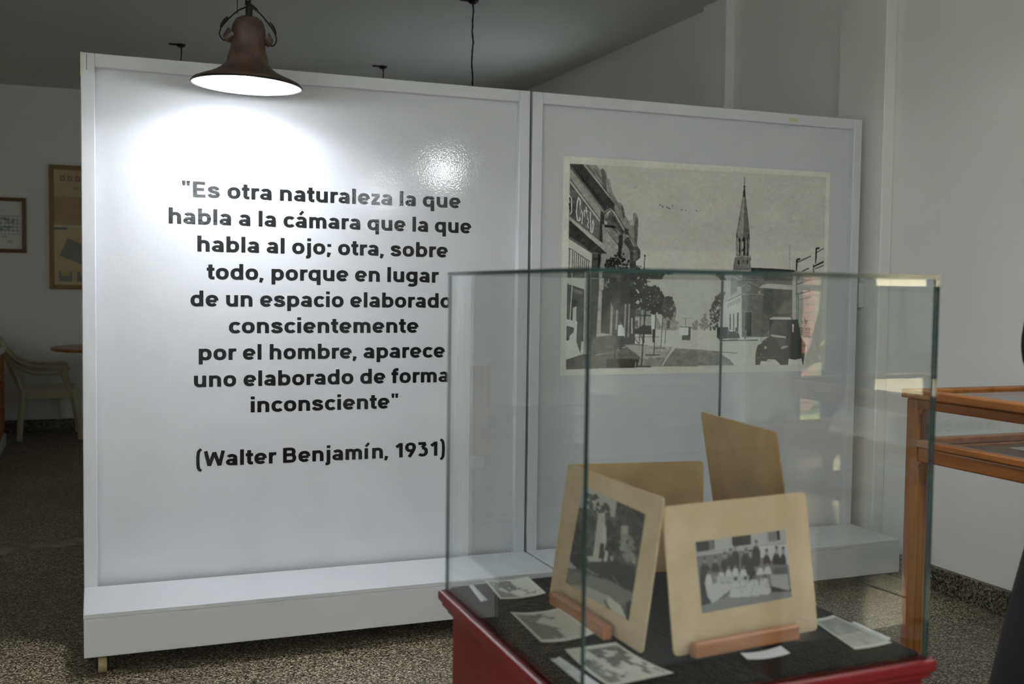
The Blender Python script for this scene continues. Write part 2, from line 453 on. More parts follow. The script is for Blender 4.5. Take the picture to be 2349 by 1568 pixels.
["p",80,[646,1414,658,1414,660,1437,647,1437]],
["f",30,420,11,14.6,[297,1006,497,985,575,1046,598,1174,611,1281,568,1393,504,1381,482,1323,343,1311,310,1158]],
["f",34,160,12,11.3,[343,1297,482,1309,428,1339,397,1395,365,1367]],
["f",30,260,13,12.4,[562,1337,587,1188,674,1172,724,1244,723,1421,657,1437,601,1393]],
["f",50,130,14,11.3,[710,1334,742,1272,786,1262,792,1334,810,1393,778,1472,723,1465]],
["f",60,30,15,6.8,[710,1030,788,1020,783,1076,739,1072]],
["f",110,24,16,5.6,[288,1132,330,1109,330,1186,274,1188]],
["l",32,5.1,[578,941,587,1707]],
["l",32,8.4,[595,1393,583,1579,572,1926]],
["l",32,5.6,[668,1421,660,1821]],
["l",32,3.9,[720,1465,709,1758]],
["l",32,3.4,[745,1579,739,1718]],
["l",32,5.6,[516,1395,518,1709]],
["l",32,5.6,[557,1393,554,1709]],
["l",32,5.6,[598,1132,597,1437]],
["l",32,5.1,[570,1127,624,1125]],
["l",40,6.2,[601,1818,704,1821]],
["l",40,3.9,[666,1756,742,1758]],
["l",40,8.4,[534,1926,639,1930]],
["l",36,4.5,[513,1649,551,1714]],
["l",36,4.5,[562,1621,584,1707]],
["p",32,[324,1851,382,1849,490,1853,554,1858,538,1937,319,1937]],
["p",22,[482,1860,551,1856,554,1884,535,1898,534,1933,512,1935,505,1898,482,1888]],
["l",130,4.5,[531,1884,527,1937]],
["p",92,[48,69,228,69,253,108,274,94,296,127,313,206,324,262,384,399,404,401,426,450,433,511,455,553,472,599,493,602,491,501,504,485,524,513,531,555,524,795,549,834,548,906,516,941,520,1020,47,1032]],
["p",116,[455,553,483,555,493,578,508,581,507,604,472,602]],
["p",70,[253,122,274,97,296,152,305,304,277,278,255,176]],
["p",104,[296,127,313,206,324,262,378,397,330,357,304,276]],
["p",104,[163,71,228,71,261,129,277,278,330,357,310,353]],
["l",66,3.4,[169,76,255,190]],
["l",66,3.4,[187,73,259,197]],
["l",66,3.4,[203,73,266,204]],
["l",66,3.4,[220,71,270,211]],
["l",74,3.4,[304,187,324,332,395,464]],
["l",74,3.4,[311,187,333,329,400,464]],
["l",74,3.4,[319,185,341,329,406,464]],
["p",64,[408,415,426,464,433,532,423,562,406,464]],
["p",68,[513,520,529,555,523,795,505,767,499,613]],
["p",46,[48,73,136,69,330,371,341,441,289,485,258,432,50,104]],
["l",26,8.4,[86,90,83,124]],
["l",26,8.4,[95,106,94,138]],
["l",26,8.4,[106,122,103,155]],
["l",26,8.4,[116,138,114,171]],
["l",26,8.4,[127,155,124,187]],
["l",26,8.4,[136,171,133,204]],
["l",26,8.4,[147,185,144,220]],
["l",26,8.4,[157,201,154,236]],
["l",26,8.4,[168,218,165,250]],
["l",26,8.4,[177,234,174,266]],
["l",26,8.4,[188,250,185,283]],
["l",26,8.4,[198,266,196,299]],
["l",26,8.4,[209,283,206,315]],
["l",26,8.4,[218,299,217,332]],
["l",26,8.4,[229,315,226,348]],
["l",26,8.4,[239,332,237,364]],
["l",26,8.4,[250,348,247,380]],
["l",26,8.4,[261,364,258,397]],
["l",26,8.4,[270,380,267,413]],
["l",26,8.4,[281,397,278,429]],
["l",26,8.4,[291,413,289,446]],
["l",26,8.4,[302,429,299,462]],
["l",78,2.8,[91,94,89,120]],
["l",78,2.8,[102,111,99,136]],
["l",78,2.8,[111,124,110,152]],
["l",78,2.8,[121,141,119,169]],
["l",78,2.8,[132,157,130,185]],
["l",78,2.8,[141,173,140,201]],
["l",78,2.8,[152,190,151,218]],
["l",78,2.8,[162,206,160,234]],
["l",78,2.8,[173,222,171,248]],
["l",78,2.8,[182,236,181,264]],
["l",78,2.8,[193,252,192,280]],
["l",78,2.8,[204,269,201,297]],
["l",78,2.8,[214,285,212,313]],
["l",78,2.8,[225,301,223,329]],
["l",78,2.8,[234,318,233,346]],
["l",78,2.8,[245,334,244,362]],
["l",78,2.8,[255,350,253,378]],
["l",78,2.8,[266,366,264,394]],
["l",78,2.8,[277,383,274,411]],
["l",78,2.8,[286,399,285,427]],
["l",78,2.8,[297,415,296,443]],
["l",78,2.8,[307,432,305,460]],
["l",70,5.6,[50,87,258,432]],
["l",112,9.0,[144,73,326,357]],
["l",50,3.9,[168,73,330,348]],
["l",82,5.1,[253,108,261,115]],
["p",104,[50,113,258,474,264,574,50,206]],
["l",60,4.5,[50,206,267,574]],
["l",128,5.1,[51,227,259,576]],
["l",48,5.1,[51,257,255,595]],
["l",116,3.9,[51,239,258,583]],
["p",74,[51,266,259,595,274,776,48,546]],
["p",60,[53,376,97,387,94,578,50,539]],
["p",44,[264,481,291,513,278,776,256,750]],
["p",66,[280,513,326,462,352,494,441,657,403,709,302,595]],
["l",120,3.9,[292,555,300,511,327,478]],
["l",120,3.9,[302,550,310,506,332,478]],
["l",120,3.9,[310,546,319,499,337,478]],
["l",34,4.5,[348,522,345,548]],
["l",34,4.5,[356,536,351,560]],
["l",34,4.5,[362,548,359,574]],
["l",34,4.5,[370,562,365,585]],
["l",34,4.5,[376,574,373,599]],
["l",34,4.5,[384,588,379,611]],
["l",34,4.5,[390,599,387,625]],
["l",34,4.5,[398,613,393,636]],
["l",34,4.5,[404,625,401,650]],
["l",34,4.5,[412,639,408,664]],
["l",34,4.5,[419,653,415,676]],
["l",34,4.5,[426,664,422,690]],
["l",116,6.8,[337,455,501,802]],
["l",52,3.9,[349,453,512,795]],
["p",42,[326,371,360,418,359,487,332,455]],
["p",46,[431,629,461,650,463,699,434,685]],
["p",104,[275,604,313,643,389,792,392,1023,266,1027,283,797]],
["l",46,3.9,[308,660,389,790]],
["p",22,[292,611,371,620,371,636,294,632]],
["p",96,[371,634,436,741,475,839,477,1020,423,1023,420,771]],
["p",40,[392,702,420,695,422,778,406,911,390,911]],
["p",120,[294,567,311,588,307,611,291,595]],
["p",52,[463,713,501,802,527,795,549,841,548,906,516,941,520,997,477,1020,475,846,431,762,441,727]],
["p",76,[496,837,523,830,529,906,504,941]],
["p",116,[48,546,278,781,283,797,305,864,48,583]],
["p",40,[48,578,313,874,266,876,206,869,48,732]],
["p",66,[47,718,206,862,207,918,47,771]],
["p",124,[47,750,209,878,210,1027,47,1032]],
["p",52,[209,876,270,878,266,1027,207,1027]],
["p",26,[250,881,269,878,264,1027,250,1027]],
["l",50,3.4,[48,834,83,853]],
["l",50,3.4,[88,860,195,953]],
["l",44,4.5,[54,837,53,1032]],
["l",44,4.5,[76,853,73,1032]],
["l",44,4.5,[89,862,86,1032]],
["l",44,4.5,[103,874,100,1032]],
["l",44,4.5,[117,885,114,1030]],
["l",44,4.5,[132,897,128,1030]],
["l",44,4.5,[146,909,143,1030]],
["l",44,4.5,[160,918,157,1030]],
["l",44,4.5,[174,930,169,1030]],
["l",44,4.5,[188,941,184,1030]],
["l",150,5.6,[45,360,61,383,64,504,54,529]],
["l",20,9.0,[50,376,54,404]],
["l",20,11.3,[51,429,53,478]],
["l",158,6.2,[122,399,110,371,100,427,97,508,105,578,117,583,124,508,122,406,122,576]],
["l",156,5.6,[130,481,140,527,135,611]],
["l",156,5.1,[140,527,149,485,152,541]],
["l",156,5.1,[162,450,168,534,165,636]],
["l",156,4.5,[147,485,176,492]],
["l",156,4.5,[176,553,182,588,174,615,182,648]],
["l",156,5.1,[192,497,196,683]],
["l",156,4.5,[206,613,212,571,217,613,212,676,204,690,206,620]],
["l",24,3.4,[124,439,121,550]],
["l",24,3.4,[144,481,143,590]],
["l",24,3.4,[165,520,165,629]],
["l",24,3.4,[187,560,187,669]],
["f",34,90,21,11.3,[285,941,359,899,415,834,444,909,488,978,445,1020,308,1025]],
["l",36,4.5,[515,983,559,985]],
["l",40,4.5,[581,895,576,1018]],
["p",38,[575,883,583,871,587,888,581,899]],
["l",62,5.1,[679,401,688,408]],
["l",62,5.1,[698,415,709,422]],
["l",62,5.1,[729,420,739,427]],
["l",62,5.1,[745,429,756,436]],
["l",62,5.1,[770,404,780,411]],
["l",62,5.1,[838,439,847,446]],
["l",62,5.1,[868,441,877,448]],
["l",62,5.1,[948,441,958,446]],
["l",80,3.9,[499,255,508,257]],
["l",70,2.8,[696,406,701,434]],
["l",140,3.1,[1603,199,1625,201,1658,192,1672,159]],
["p",34,[1311,94,1314,94,1317,190,1311,190]],
["p",34,[1300,185,1325,183,1324,192,1305,192]],
["p",40,[1308,192,1319,192,1324,285,1303,287]],
["p",96,[1303,287,1325,285,1361,632,1366,706,1259,711,1261,625]],
["p",76,[1319,287,1325,285,1361,632,1365,699,1314,702]],
["l",60,2.6,[1303,290,1268,611]],
["l",58,2.6,[1325,290,1360,625]],
["l",110,3.1,[1309,297,1305,634]],
["l",60,2.1,[1319,297,1316,620]],
["p",50,[1259,704,1261,618,1273,678]],
["p",50,[1366,706,1360,620,1349,674]],
["p",88,[1259,704,1366,699,1361,871,1262,871]],
["p",30,[1278,704,1284,674,1292,704,1294,855,1281,855]],
["p",120,[1276,718,1281,718,1284,853,1279,853]],
["p",28,[1306,704,1317,669,1330,702,1331,857,1309,857]],
["p",124,[1306,723,1316,716,1316,783,1308,804]],
["p",124,[1308,816,1316,811,1316,857,1308,860]],
["p",44,[1344,702,1347,678,1354,702,1355,860,1346,860]],
["l",112,3.1,[1298,711,1300,860]],
["l",108,3.1,[1338,709,1338,862]],
["l",108,3.1,[1272,711,1272,860]],
["p",82,[1253,878,1265,871,1309,862,1371,869,1380,999,1242,1004,1245,934]],
["p",28,[1278,904,1287,904,1289,948,1278,948]],
["p",30,[1346,902,1354,902,1355,939,1347,939]],
["p",56,[1308,911,1317,899,1327,911,1317,925]],
["l",112,3.1,[1257,878,1309,864,1371,874]],
["l",106,2.6,[1267,951,1365,953]],
["l",60,2.6,[1251,948,1243,1004]],
["l",40,3.1,[1372,855,1377,904]],
["l",104,2.1,[1278,965,1278,978]],
["l",104,2.1,[1287,965,1289,978]],
["l",104,2.1,[1298,965,1298,978]],
["l",104,2.1,[1308,965,1308,978]],
["l",104,2.1,[1317,965,1317,976]],
["l",104,2.1,[1327,962,1327,976]],
["l",104,2.1,[1336,962,1336,976]],
["l",104,2.1,[1346,962,1347,976]],
["p",28,[1380,974,1563,978,1726,988,1735,1013,1382,1025]],
["l",66,2.1,[1682,741,1689,983]],
["p",128,[1730,892,1741,878,1864,783,1893,769,1962,746,1965,1009,1732,1013]],
["p",34,[1738,881,1752,869,1773,869,1771,883,1752,892,1746,990,1738,1013]],
["l",40,6.8,[1751,909,1857,844]],
["p",34,[1893,764,1904,755,1929,755,1927,769,1907,776,1907,846,1901,918,1893,918]],
["l",40,6.3,[1907,804,1962,762]],
["l",28,11.5,[1883,948,1964,897]],
["l",34,6.3,[1896,971,1964,934]],
["l",34,7.3,[1879,930,1885,1009]],
["l",34,6.3,[1789,999,1845,965]]]
GROUP_ART=[["p",118,[-23,-35,2038,-34,2024,2052,-24,2017]],
["p",82,[-10,400,2030,446,2024,2052,-24,2017]],
["p",40,[10,-1,293,11,279,303,18,293]],
["p",36,[379,7,408,12,395,286,367,281]],
["p",75,[293,11,379,13,359,289,281,284]],
["p",38,[795,-7,1212,16,1199,287,847,292,784,242]],
["p",34,[1799,-3,1870,-2,1862,286,1791,284]],
["p",85,[1595,12,1798,6,1774,301,1589,288]],
["l",98,20.7,[8,328,844,340,1986,408]],
["l",125,14.8,[3,299,846,311,1988,379]],
["p",130,[1231,361,2015,443,2011,1060,1270,642]],
["p",92,[-8,1594,2025,1658,2024,2052,-24,2017]],
["p",48,[24,1323,672,1463,544,1625,235,1743,7,1783]],
["p",50,[1534,1553,2001,1751,1995,1829,1549,1751]],
["p",44,[111,630,205,648,258,809,225,1273,17,1228,49,768]],
["p",95,[144,467,206,479,198,628,137,616]],
["p",48,[156,458,195,465,202,508,195,529,148,520,143,497]],
["l",112,8.9,[160,647,159,699]],
["p",44,[337,655,420,671,464,832,456,944,273,907,280,795]],
["p",95,[364,490,426,501,418,652,356,640]],
["p",48,[376,480,415,488,422,531,415,552,367,543,363,520]],
["l",112,8.9,[379,671,378,724]],
["p",44,[547,582,625,596,666,757,649,983,478,948,494,724]],
["p",95,[573,395,636,407,626,578,563,566]],
["p",48,[585,386,625,394,632,437,625,459,576,450,572,426]],
["l",112,8.9,[587,597,586,650]],
["p",44,[684,493,764,508,807,670,785,972,606,936,628,635]],
["p",95,[709,325,773,336,765,489,701,477]],
["p",48,[722,315,762,323,769,366,762,388,713,379,708,355]],
["l",112,8.9,[725,508,724,562]],
["p",44,[795,398,874,413,915,575,882,1011,708,976,740,542]],
["p",95,[818,248,882,260,875,394,811,382]],
["p",48,[830,239,871,246,878,290,871,312,821,303,817,279]],
["l",112,8.9,[835,413,834,467]],
["p",44,[1012,516,1112,534,1167,700,1139,1063,919,1018,946,658]],
["p",95,[1045,386,1111,398,1105,513,1040,501]],
["p",48,[1058,377,1100,384,1107,428,1099,450,1049,441,1045,417]],
["l",112,8.9,[1064,533,1063,587]],
["p",44,[1103,649,1184,664,1225,828,1190,1286,1013,1249,1047,793]],
["p",95,[1131,441,1197,453,1185,645,1120,633]],
["p",48,[1144,431,1186,439,1193,483,1185,505,1135,496,1130,472]],
["l",112,8.9,[1144,665,1143,719]],
["p",44,[1261,347,1345,362,1388,527,1354,970,1169,933,1203,493]],
["p",95,[1286,195,1352,207,1345,343,1279,331]],
["p",48,[1299,186,1341,193,1348,238,1341,260,1290,251,1285,226]],
["l",112,8.9,[1304,363,1303,417]],
["p",44,[1480,642,1555,656,1593,821,1582,956,1415,923,1426,789]],
["p",95,[1500,489,1567,501,1559,637,1493,625]],
["p",48,[1513,479,1556,487,1563,532,1555,554,1504,544,1499,520]],
["l",112,8.9,[1518,657,1517,712]],
["p",44,[1700,644,1783,659,1826,826,1812,1001,1628,965,1642,791]],
["p",95,[1728,451,1796,464,1785,640,1717,627]],
["p",48,[1741,442,1784,450,1792,495,1784,517,1731,507,1727,483]],
["l",112,8.9,[1742,660,1741,715]],
["p",44,[1864,694,1927,706,1956,871,1943,1027,1804,1000,1816,844]],
["p",95,[1881,499,1949,511,1938,688,1869,676]],
["p",48,[1894,489,1938,497,1945,542,1937,565,1884,555,1880,530]],
["l",112,8.9,[1895,708,1894,764]],
["p",40,[1045,1024,1252,1066,1205,1289,1069,1299]],
["p",42,[52,712,234,748,101,1433,19,1601]],
["p",132,[178,944,262,961,284,1248,116,1212]],
["p",85,[201,854,251,865,242,957,197,948]],
["p",132,[449,942,535,960,561,1193,391,1157]],
["p",85,[473,852,524,863,515,956,469,946]],
["p",132,[615,900,694,916,716,1168,558,1135]],
["p",85,[636,809,688,819,678,912,632,903]],
["p",132,[759,890,846,908,870,1181,696,1145]],
["p",85,[783,799,835,810,825,904,779,894]],
["p",132,[930,963,1018,981,1048,1179,872,1143]],
["p",85,[955,872,1008,882,998,976,951,967]],
["p",132,[1303,999,1393,1017,1423,1218,1243,1181]],
["p",85,[1328,906,1382,917,1372,1012,1324,1003]],
["p",132,[1471,993,1562,1011,1591,1232,1409,1195]],
["p",85,[1497,900,1552,911,1541,1007,1492,997]],
["p",128,[130,1215,371,1229,689,1239,674,1445,548,1569,337,1710,234,1761,149,1555]],
["p",122,[384,1043,1079,1166,1063,1375,766,1388,383,1269]],
["p",130,[689,1239,848,1272,885,1662,827,1745,613,1678]],
["p",60,[749,1137,822,1152,814,1255,741,1240]],
["p",130,[908,1265,1069,1299,1106,1692,1047,1775,830,1707]],
["p",60,[969,1163,1042,1178,1034,1282,961,1267]],
["p",130,[1100,1286,1263,1320,1300,1715,1241,1799,1021,1731]],
["p",60,[1162,1183,1236,1199,1228,1304,1154,1288]],
["p",130,[1325,1295,1491,1329,1528,1727,1468,1811,1245,1742]],
["p",60,[1388,1191,1464,1206,1455,1312,1380,1296]],
["p",112,[1544,1242,1945,1285,1950,1799,1563,1578]],
["p",66,[1650,1068,1946,1087,1944,1305,1635,1261]],
["f",100,60,5,20.7,[217,989,1527,1258,1489,1738,459,1606]],
["f",125,40,6,14.8,[287,1004,1527,1258,1489,1738,459,1606]],
["f",60,26,8,13.3,[354,1074,1522,1316,1504,1546,479,1327]]]
LANDSCAPE_ART=[["p",62,[-9,-18,2029,-29,2006,2018,-27,2030]],
["p",112,[-4,4,1141,-32,1157,314,609,397,15,441]],
["f",50,40,1,71.3,[194,94,1025,63,1092,332,188,511]],
["f",40,200,2,110.2,[-55,763,609,397,1359,302,1531,1005,1966,1181,1975,1489,861,1659,21,1482]],
["f",48,150,3,84.2,[1151,9,2004,-1,2033,929,1469,1025,1207,235]],
["p",112,[643,388,840,312,1047,851,976,1269,719,1395,702,1044]],
["p",122,[821,518,958,568,1037,810,905,849]],
["p",108,[1384,404,1572,351,1620,551,1502,886]],
["f",92,50,4,71.3,[1409,505,1803,497,1906,928,1521,965]],
["p",110,[505,1284,945,1146,958,1340,725,1416]],
["p",34,[865,905,986,891,1021,1166,889,1208]],
["p",122,[1045,983,1146,996,1159,1297,1057,1308]],
["p",105,[1214,1029,1317,1029,1321,1115,1236,1120]],
["p",100,[1409,1194,1492,1189,1496,1273,1413,1279]],
["p",38,[103,1640,1167,1468,2093,1448,1924,1006,1289,1125,80,1556]],
["l",85,29.2,[531,1524,967,1513]],
["l",85,29.2,[1385,1374,1656,1517,1975,1489]],
["p",112,[-22,1542,287,1603,115,1683,-23,1682]],
["p",78,[-30,1730,1379,1484,2009,1498,1976,1759,1394,1822,3,1996]],
["p",104,[194,1977,652,1842,1447,1760,1439,1998,965,2063]],
["p",124,[1316,1785,1727,1808,1933,1983,1506,1995,1383,1912]],
["p",40,[1864,1696,2017,1599,2009,2006,1889,1937]],
["l",44,45.4,[1257,1892,1402,1990]]]
# ------------------------------------------------------------------ materials
m_wall = mat('wall_paint', rgb(238,236,231), .75, noise=(1.2, rgb(242,240,236), 4, .35, .65), bump=(40, .06, .002))
m_ceil = mat('ceiling_paint', rgb(236,236,228), .85, bump=(30, .05, .002))
m_panel = mat('panel_gloss_paint', rgb(215,216,219), .10, spec=.55, noise=(6, rgb(210,211,214), 5, .3, .7), bump=(150, .22, .0012))
m_frame = mat('frame_satin_paint', rgb(217,218,221), .35, bump=(140, .08, .001))
m_vinyl = mat('black_vinyl', rgb(32,33,34), .10, spec=.55, bump=(150, .22, .0012))
m_terr = terrazzo('terrazzo', [(0, rgb(42,38,31)), (.20, rgb(98,88,72)), (.42, rgb(146,132,110)), (.62, rgb(70,66,59)), (.76, rgb(176,163,140)), (.93, rgb(214,204,182))], 210, .38)
m_base = terrazzo('granite_baseboard', [(0, rgb(40,38,32)), (.25, rgb(98,94,80)), (.5, rgb(122,116,98)), (.75, rgb(70,66,56)), (.9, rgb(160,154,136))], 150, .45)
m_mortar = mat('mortar', rgb(160,150,134), .8, noise=(9, rgb(120,110,94), 6, .4, .65))
m_tile = mat('floor_tile_glaze', rgb(196,196,192), .12, noise=(7, rgb(178,178,174), 5, .35, .65))
m_grout = mat('grout', rgb(70,68,64), .9)
m_glass = glass_mat('case_glass'); m_wglass = glass_mat('window_glass', (.95,.97,.97,1))
m_gedge = mat('glass_edge_green', rgb(44,66,64), .12, spec=.7)
m_gedge2 = glass_mat('glass_edge_pale', (.62,.74,.72,1))
m_red = mat('red_paint', rgb(128,22,24), .42, noise=(5, rgb(114,18,20), 4, .3, .7), bump=(160, .1, .001))
m_felt = mat('black_felt', rgb(17,17,18), .95, spec=.15, noise=(420, rgb(50,48,46), 2, .5, .72), bump=(400, .5, .002))
m_card = mat('aged_card', rgb(212,190,157), .8, noise=(22, rgb(201,177,141), 6, .35, .68))
m_cardd = mat('aged_card_back', rgb(192,164,118), .8, noise=(14, rgb(178,150,105), 6, .35, .68))
m_print = vcol_mat('photo_print', .35, .5)
m_mural = vcol_mat('mural_print', .6, .18, grain=.05)
m_white = mat('label_paper', rgb(228,232,236), .7)
m_ink = mat('faded_ink', rgb(120,120,122), .7)
m_ledge = wood('pinkish_wood', rgb(190,134,98), rgb(170,112,78), 0, 30, .4, .2)
m_case = wood('honey_wood', rgb(160,100,42), rgb(120,68,22), 1, 10, .4, .05)
m_casez = wood('honey_wood_upright', rgb(160,100,42), rgb(120,68,22), 2, 10, .4, .05)
m_groove = mat('groove_shade_colour', rgb(84,46,18), .5)
m_tray = mat('case_tray', rgb(92,72,50), .8, noise=(8, rgb(80,60,40), 4, .3, .7))
m_cab = wood('cabinet_wood', rgb(196,120,44), rgb(158,86,24), 1, 6, .4, .2)
m_table = wood('table_wood', rgb(178,112,58), rgb(150,88,42), 0, 6, .35, .3)
m_plastic = mat('ivory_plastic', rgb(206,202,176), .4, noise=(6, rgb(192,188,160), 4, .3, .7))
m_dark = mat('blackened_metal', rgb(38,37,36), .45, .5)
m_steel = mat('steel', rgb(130,130,130), .35, .9)
m_rust = mat('old_brown_enamel', rgb(98,76,64), .42, noise=(18, rgb(64,50,44), 6, .35, .65), coat=.15)
m_enamel = mat('white_enamel', rgb(240,242,245), .3)
m_cord = mat('twisted_cord', rgb(34,33,30), .8)
m_castor = mat('castor_rubber', rgb(168,150,110), .6)
m_skirt = mat('dark_mark', rgb(70,70,70), .8)
m_tape = mat('masking_tape', rgb(214,206,160), .8)
m_outlet = mat('outlet_plastic', rgb(214,216,214), .35)
m_slot = mat('outlet_slots', rgb(30,30,30), .6)
m_skin = mat('skin', rgb(196,150,124), .55, noise=(30, rgb(186,138,112), 3, .3, .7))
m_coat = mat('black_coat', rgb(16,16,18), .85)
m_trous = mat('grey_trousers', rgb(92,98,104), .85)
m_sweat = mat('beige_sweater', rgb(150,146,136), .9, bump=(200, .4, .002))
m_shoe = mat('white_leather', rgb(224,224,220), .5)
m_hair = mat('dark_hair', rgb(42,32,26), .6)
m_mat = mat('red_mat', rgb(170,58,54), .9, bump=(300, .5, .002))
m_cream = mat('cream_render', rgb(236,222,186), .9)
m_brick = mat('brick', rgb(168,118,104), .85, noise=(6, rgb(140,98,88), 4, .3, .7))
m_grass = mat('grass', rgb(112,124,70), .9)
m_wframe = mat('dark_window_frame', rgb(36,46,58), .45)
m_wbar = mat('grey_window_bar', rgb(120,124,122), .45)
m_bulb = bpy.data.materials.new('lit_bulb'); m_bulb.use_nodes = True
_b = m_bulb.node_tree.nodes['Principled BSDF']; _b.inputs['Emission Color'].default_value = (*LAMP_COL, 1); _b.inputs['Emission Strength'].default_value = 60
m_gold = mat('map_frame_wood', rgb(140,112,62), .5)
m_brownf = mat('brown_frame', rgb(110,74,34), .5)

# ------------------------------------------------------------------ the room
CE = 2.81; XW = 3.245
struct(link('floor', box(-3.2, XW+.1, -.35, 9.6, -.1, 0), m_terr))
# darker repaired band of mortar crossing the terrazzo
bm = bmesh.new(); random.seed(4); N = 60; top = []; 
for i in range(N+1):
    x = -3.2+6.44*i/N; top.append((x, 5.28+.05*math.sin(i*.7)+random.uniform(-.02,.02)+x*.05, 5.46+.04*math.sin(i*1.1)+random.uniform(-.02,.02)+x*.05))
va = [bm.verts.new((x, a, .0025)) for x, a, b in top]; vb = [bm.verts.new((x, b, .0025)) for x, a, b in top]
vc = [bm.verts.new((x, a, -.01)) for x, a, b in top]; vd = [bm.verts.new((x, b, -.01)) for x, a, b in top]
for i in range(N):
    bm.faces.new((va[i], va[i+1], vb[i+1], vb[i])); bm.faces.new((vc[i], vc[i+1], va[i+1], va[i])); bm.faces.new((vb[i], vb[i+1], vd[i+1], vd[i]))
struct(link('trim_1', bm, m_mortar))
# tiled floor of the entrance end, seen mirrored in the glass
fl2 = struct(link('floor_2', box(-3.2, 8.3, -4.3, -.35, -.1, -.012), m_grout))
tm = bpy.data.meshes.new('tile'); bm = box(-.285, .285, -.285, .285, -.012, 0, bev=.004); bm.to_mesh(tm); bm.free(); tm.materials.append(m_tile)
for i in range(20):
    for j in range(7):
        x = -2.9+i*.58; y = -.645-j*.58
        if x < 8.2 and y > -4.2:
            o = bpy.data.objects.new('tile', tm); C.objects.link(o); o.parent = fl2; o.location = (x, y, random.uniform(-.0006, .0006))
struct(link('ceiling', box(-3.3, 8.3, -4.3, 9.65, CE, CE+.1), m_ceil))
struct(link('wall_back', box(-3.3, XW+.1, 9.55, 9.65, 0, CE), m_wall))
bm = box(-3.3, -3.2, -.3, 9.55, 0, CE); bx(bm, -3.3, -3.2, -4.3, -3.7, 0, CE); bx(bm, -3.3, -3.2, -3.7, -.3, 0, .7); bx(bm, -3.3, -3.2, -3.7, -.3, 2.5, CE)
struct(link('wall_left', bm, m_wall))
bm = box(XW, XW+.12, -.35, 6.35, 0, CE); bx(bm, XW, XW+.12, 7.05, 9.55, 0, CE); bx(bm, XW, XW+.12, 6.35, 7.05, 0, 1.0); bx(bm, XW, XW+.12, 6.35, 7.05, 2.1, CE)
struct(link('wall_right', bm, m_wall))
# engaged pillars of the right wall
struct(link('trim_2', box(3.186, XW, 5.0, 5.24, 0, CE, bev=.004), m_wall))
struct(link('trim_3', box(3.186, XW, 3.74, 4.05, 0, CE, bev=.004), m_wall))
struct(link('wall_entrance', box(XW+.12, 8.3, -.35, -.23, 0, CE), m_wall))
struct(link('wall_far_right', box(8.2, 8.3, -4.3, -.35, 0, CE), m_wall))
# rear wall with its window and door openings
bm = bmesh.new(); 
for a in ((-3.3,5.70,0,CE), (5.70,6.28,2.2,CE), (6.28,6.46,0,CE), (6.46,7.9,0,1.24), (6.46,7.9,2.3,CE), (7.9,8.3,0,CE)):
    bx(bm, a[0], a[1], -4.3, -4.2, a[2], a[3])
struct(link('wall_rear', bm, m_wall))
def window(n, x0, x1, z0, z1, nx, bars=()):
    w_ = link('window_%d' % n, box(x0, x1, -4.27, -4.25, z0, z0+.05), m_wframe); struct(w_)
    bm = bmesh.new()
    bx(bm, x0, x0+.045, -4.28, -4.22, z0, z1); bx(bm, x1-.045, x1, -4.28, -4.22, z0, z1); bx(bm, x0, x1, -4.28, -4.22, z1-.045, z1)
    for i in range(1, nx): bx(bm, x0+(x1-x0)*i/nx-.02, x0+(x1-x0)*i/nx+.02, -4.28, -4.22, z0, z1)
    link('window_frame', bm, m_wframe, w_)
    for b in bars: link('glazing_bar', box(x0, x1, -4.28, -4.22, b-.025, b+.025), m_wbar, w_)
    for i in range(nx): link('pane', box(x0+(x1-x0)*i/nx+.02, x0+(x1-x0)*(i+1)/nx-.02, -4.252, -4.248, z0+.05, z1-.045), m_wglass, w_)
    return w_
w1 = struct(link('window_1', box(-3.28, -3.24, -3.7, -.3, .7, .75), m_wframe))  # unseen window, added to let daylight in from the left
bm = bmesh.new(); bx(bm, -3.29, -3.23, -3.7, -.3, 2.455, 2.5)
for k in range(5): bx(bm, -3.29, -3.23, -3.7+k*.839, -3.7+k*.839+.044, .75, 2.455)
link('window_frame', bm, m_wframe, w1)
for k in range(4): link('pane', box(-3.262, -3.258, -3.656+k*.839, -2.861+k*.839, .75, 2.455), m_wglass, w1)
w3 = struct(link('window_3', box(XW+.04, XW+.09, 6.35, 7.05, 1.0, 1.05), m_frame))  # added window hidden by the panels, brightens the ceiling and back room
bm = bmesh.new(); bx(bm, XW+.04, XW+.09, 6.35, 7.05, 2.055, 2.1)
for k in range(2): bx(bm, XW+.04, XW+.09, 6.35+k*.656, 6.394+k*.656, 1.05, 2.055)
link('window_frame', bm, m_frame, w3)
link('pane', box(XW+.06, XW+.064, 6.394, 7.006, 1.05, 2.055), m_wglass, w3)
window(2, 6.46, 7.9, 1.24, 2.3, 2)
d_ = struct(link('door_1', box(5.70, 6.28, -4.27, -4.23, 0, .12), m_wframe))
bm = bmesh.new(); bx(bm, 5.70, 5.75, -4.28, -4.22, 0, 2.2); bx(bm, 6.24, 6.28, -4.28, -4.22, 0, 2.2); bx(bm, 5.70, 6.28, -4.28, -4.22, 2.15, 2.2)
link('door_frame', bm, m_wframe, d_)
for z in (.68, 1.265): link('glazing_bar', box(5.75, 6.24, -4.28, -4.22, z-.025, z+.02), m_wbar, d_)
link('pane', box(5.75, 6.24, -4.252, -4.248, .12, 2.15), m_wglass, d_)
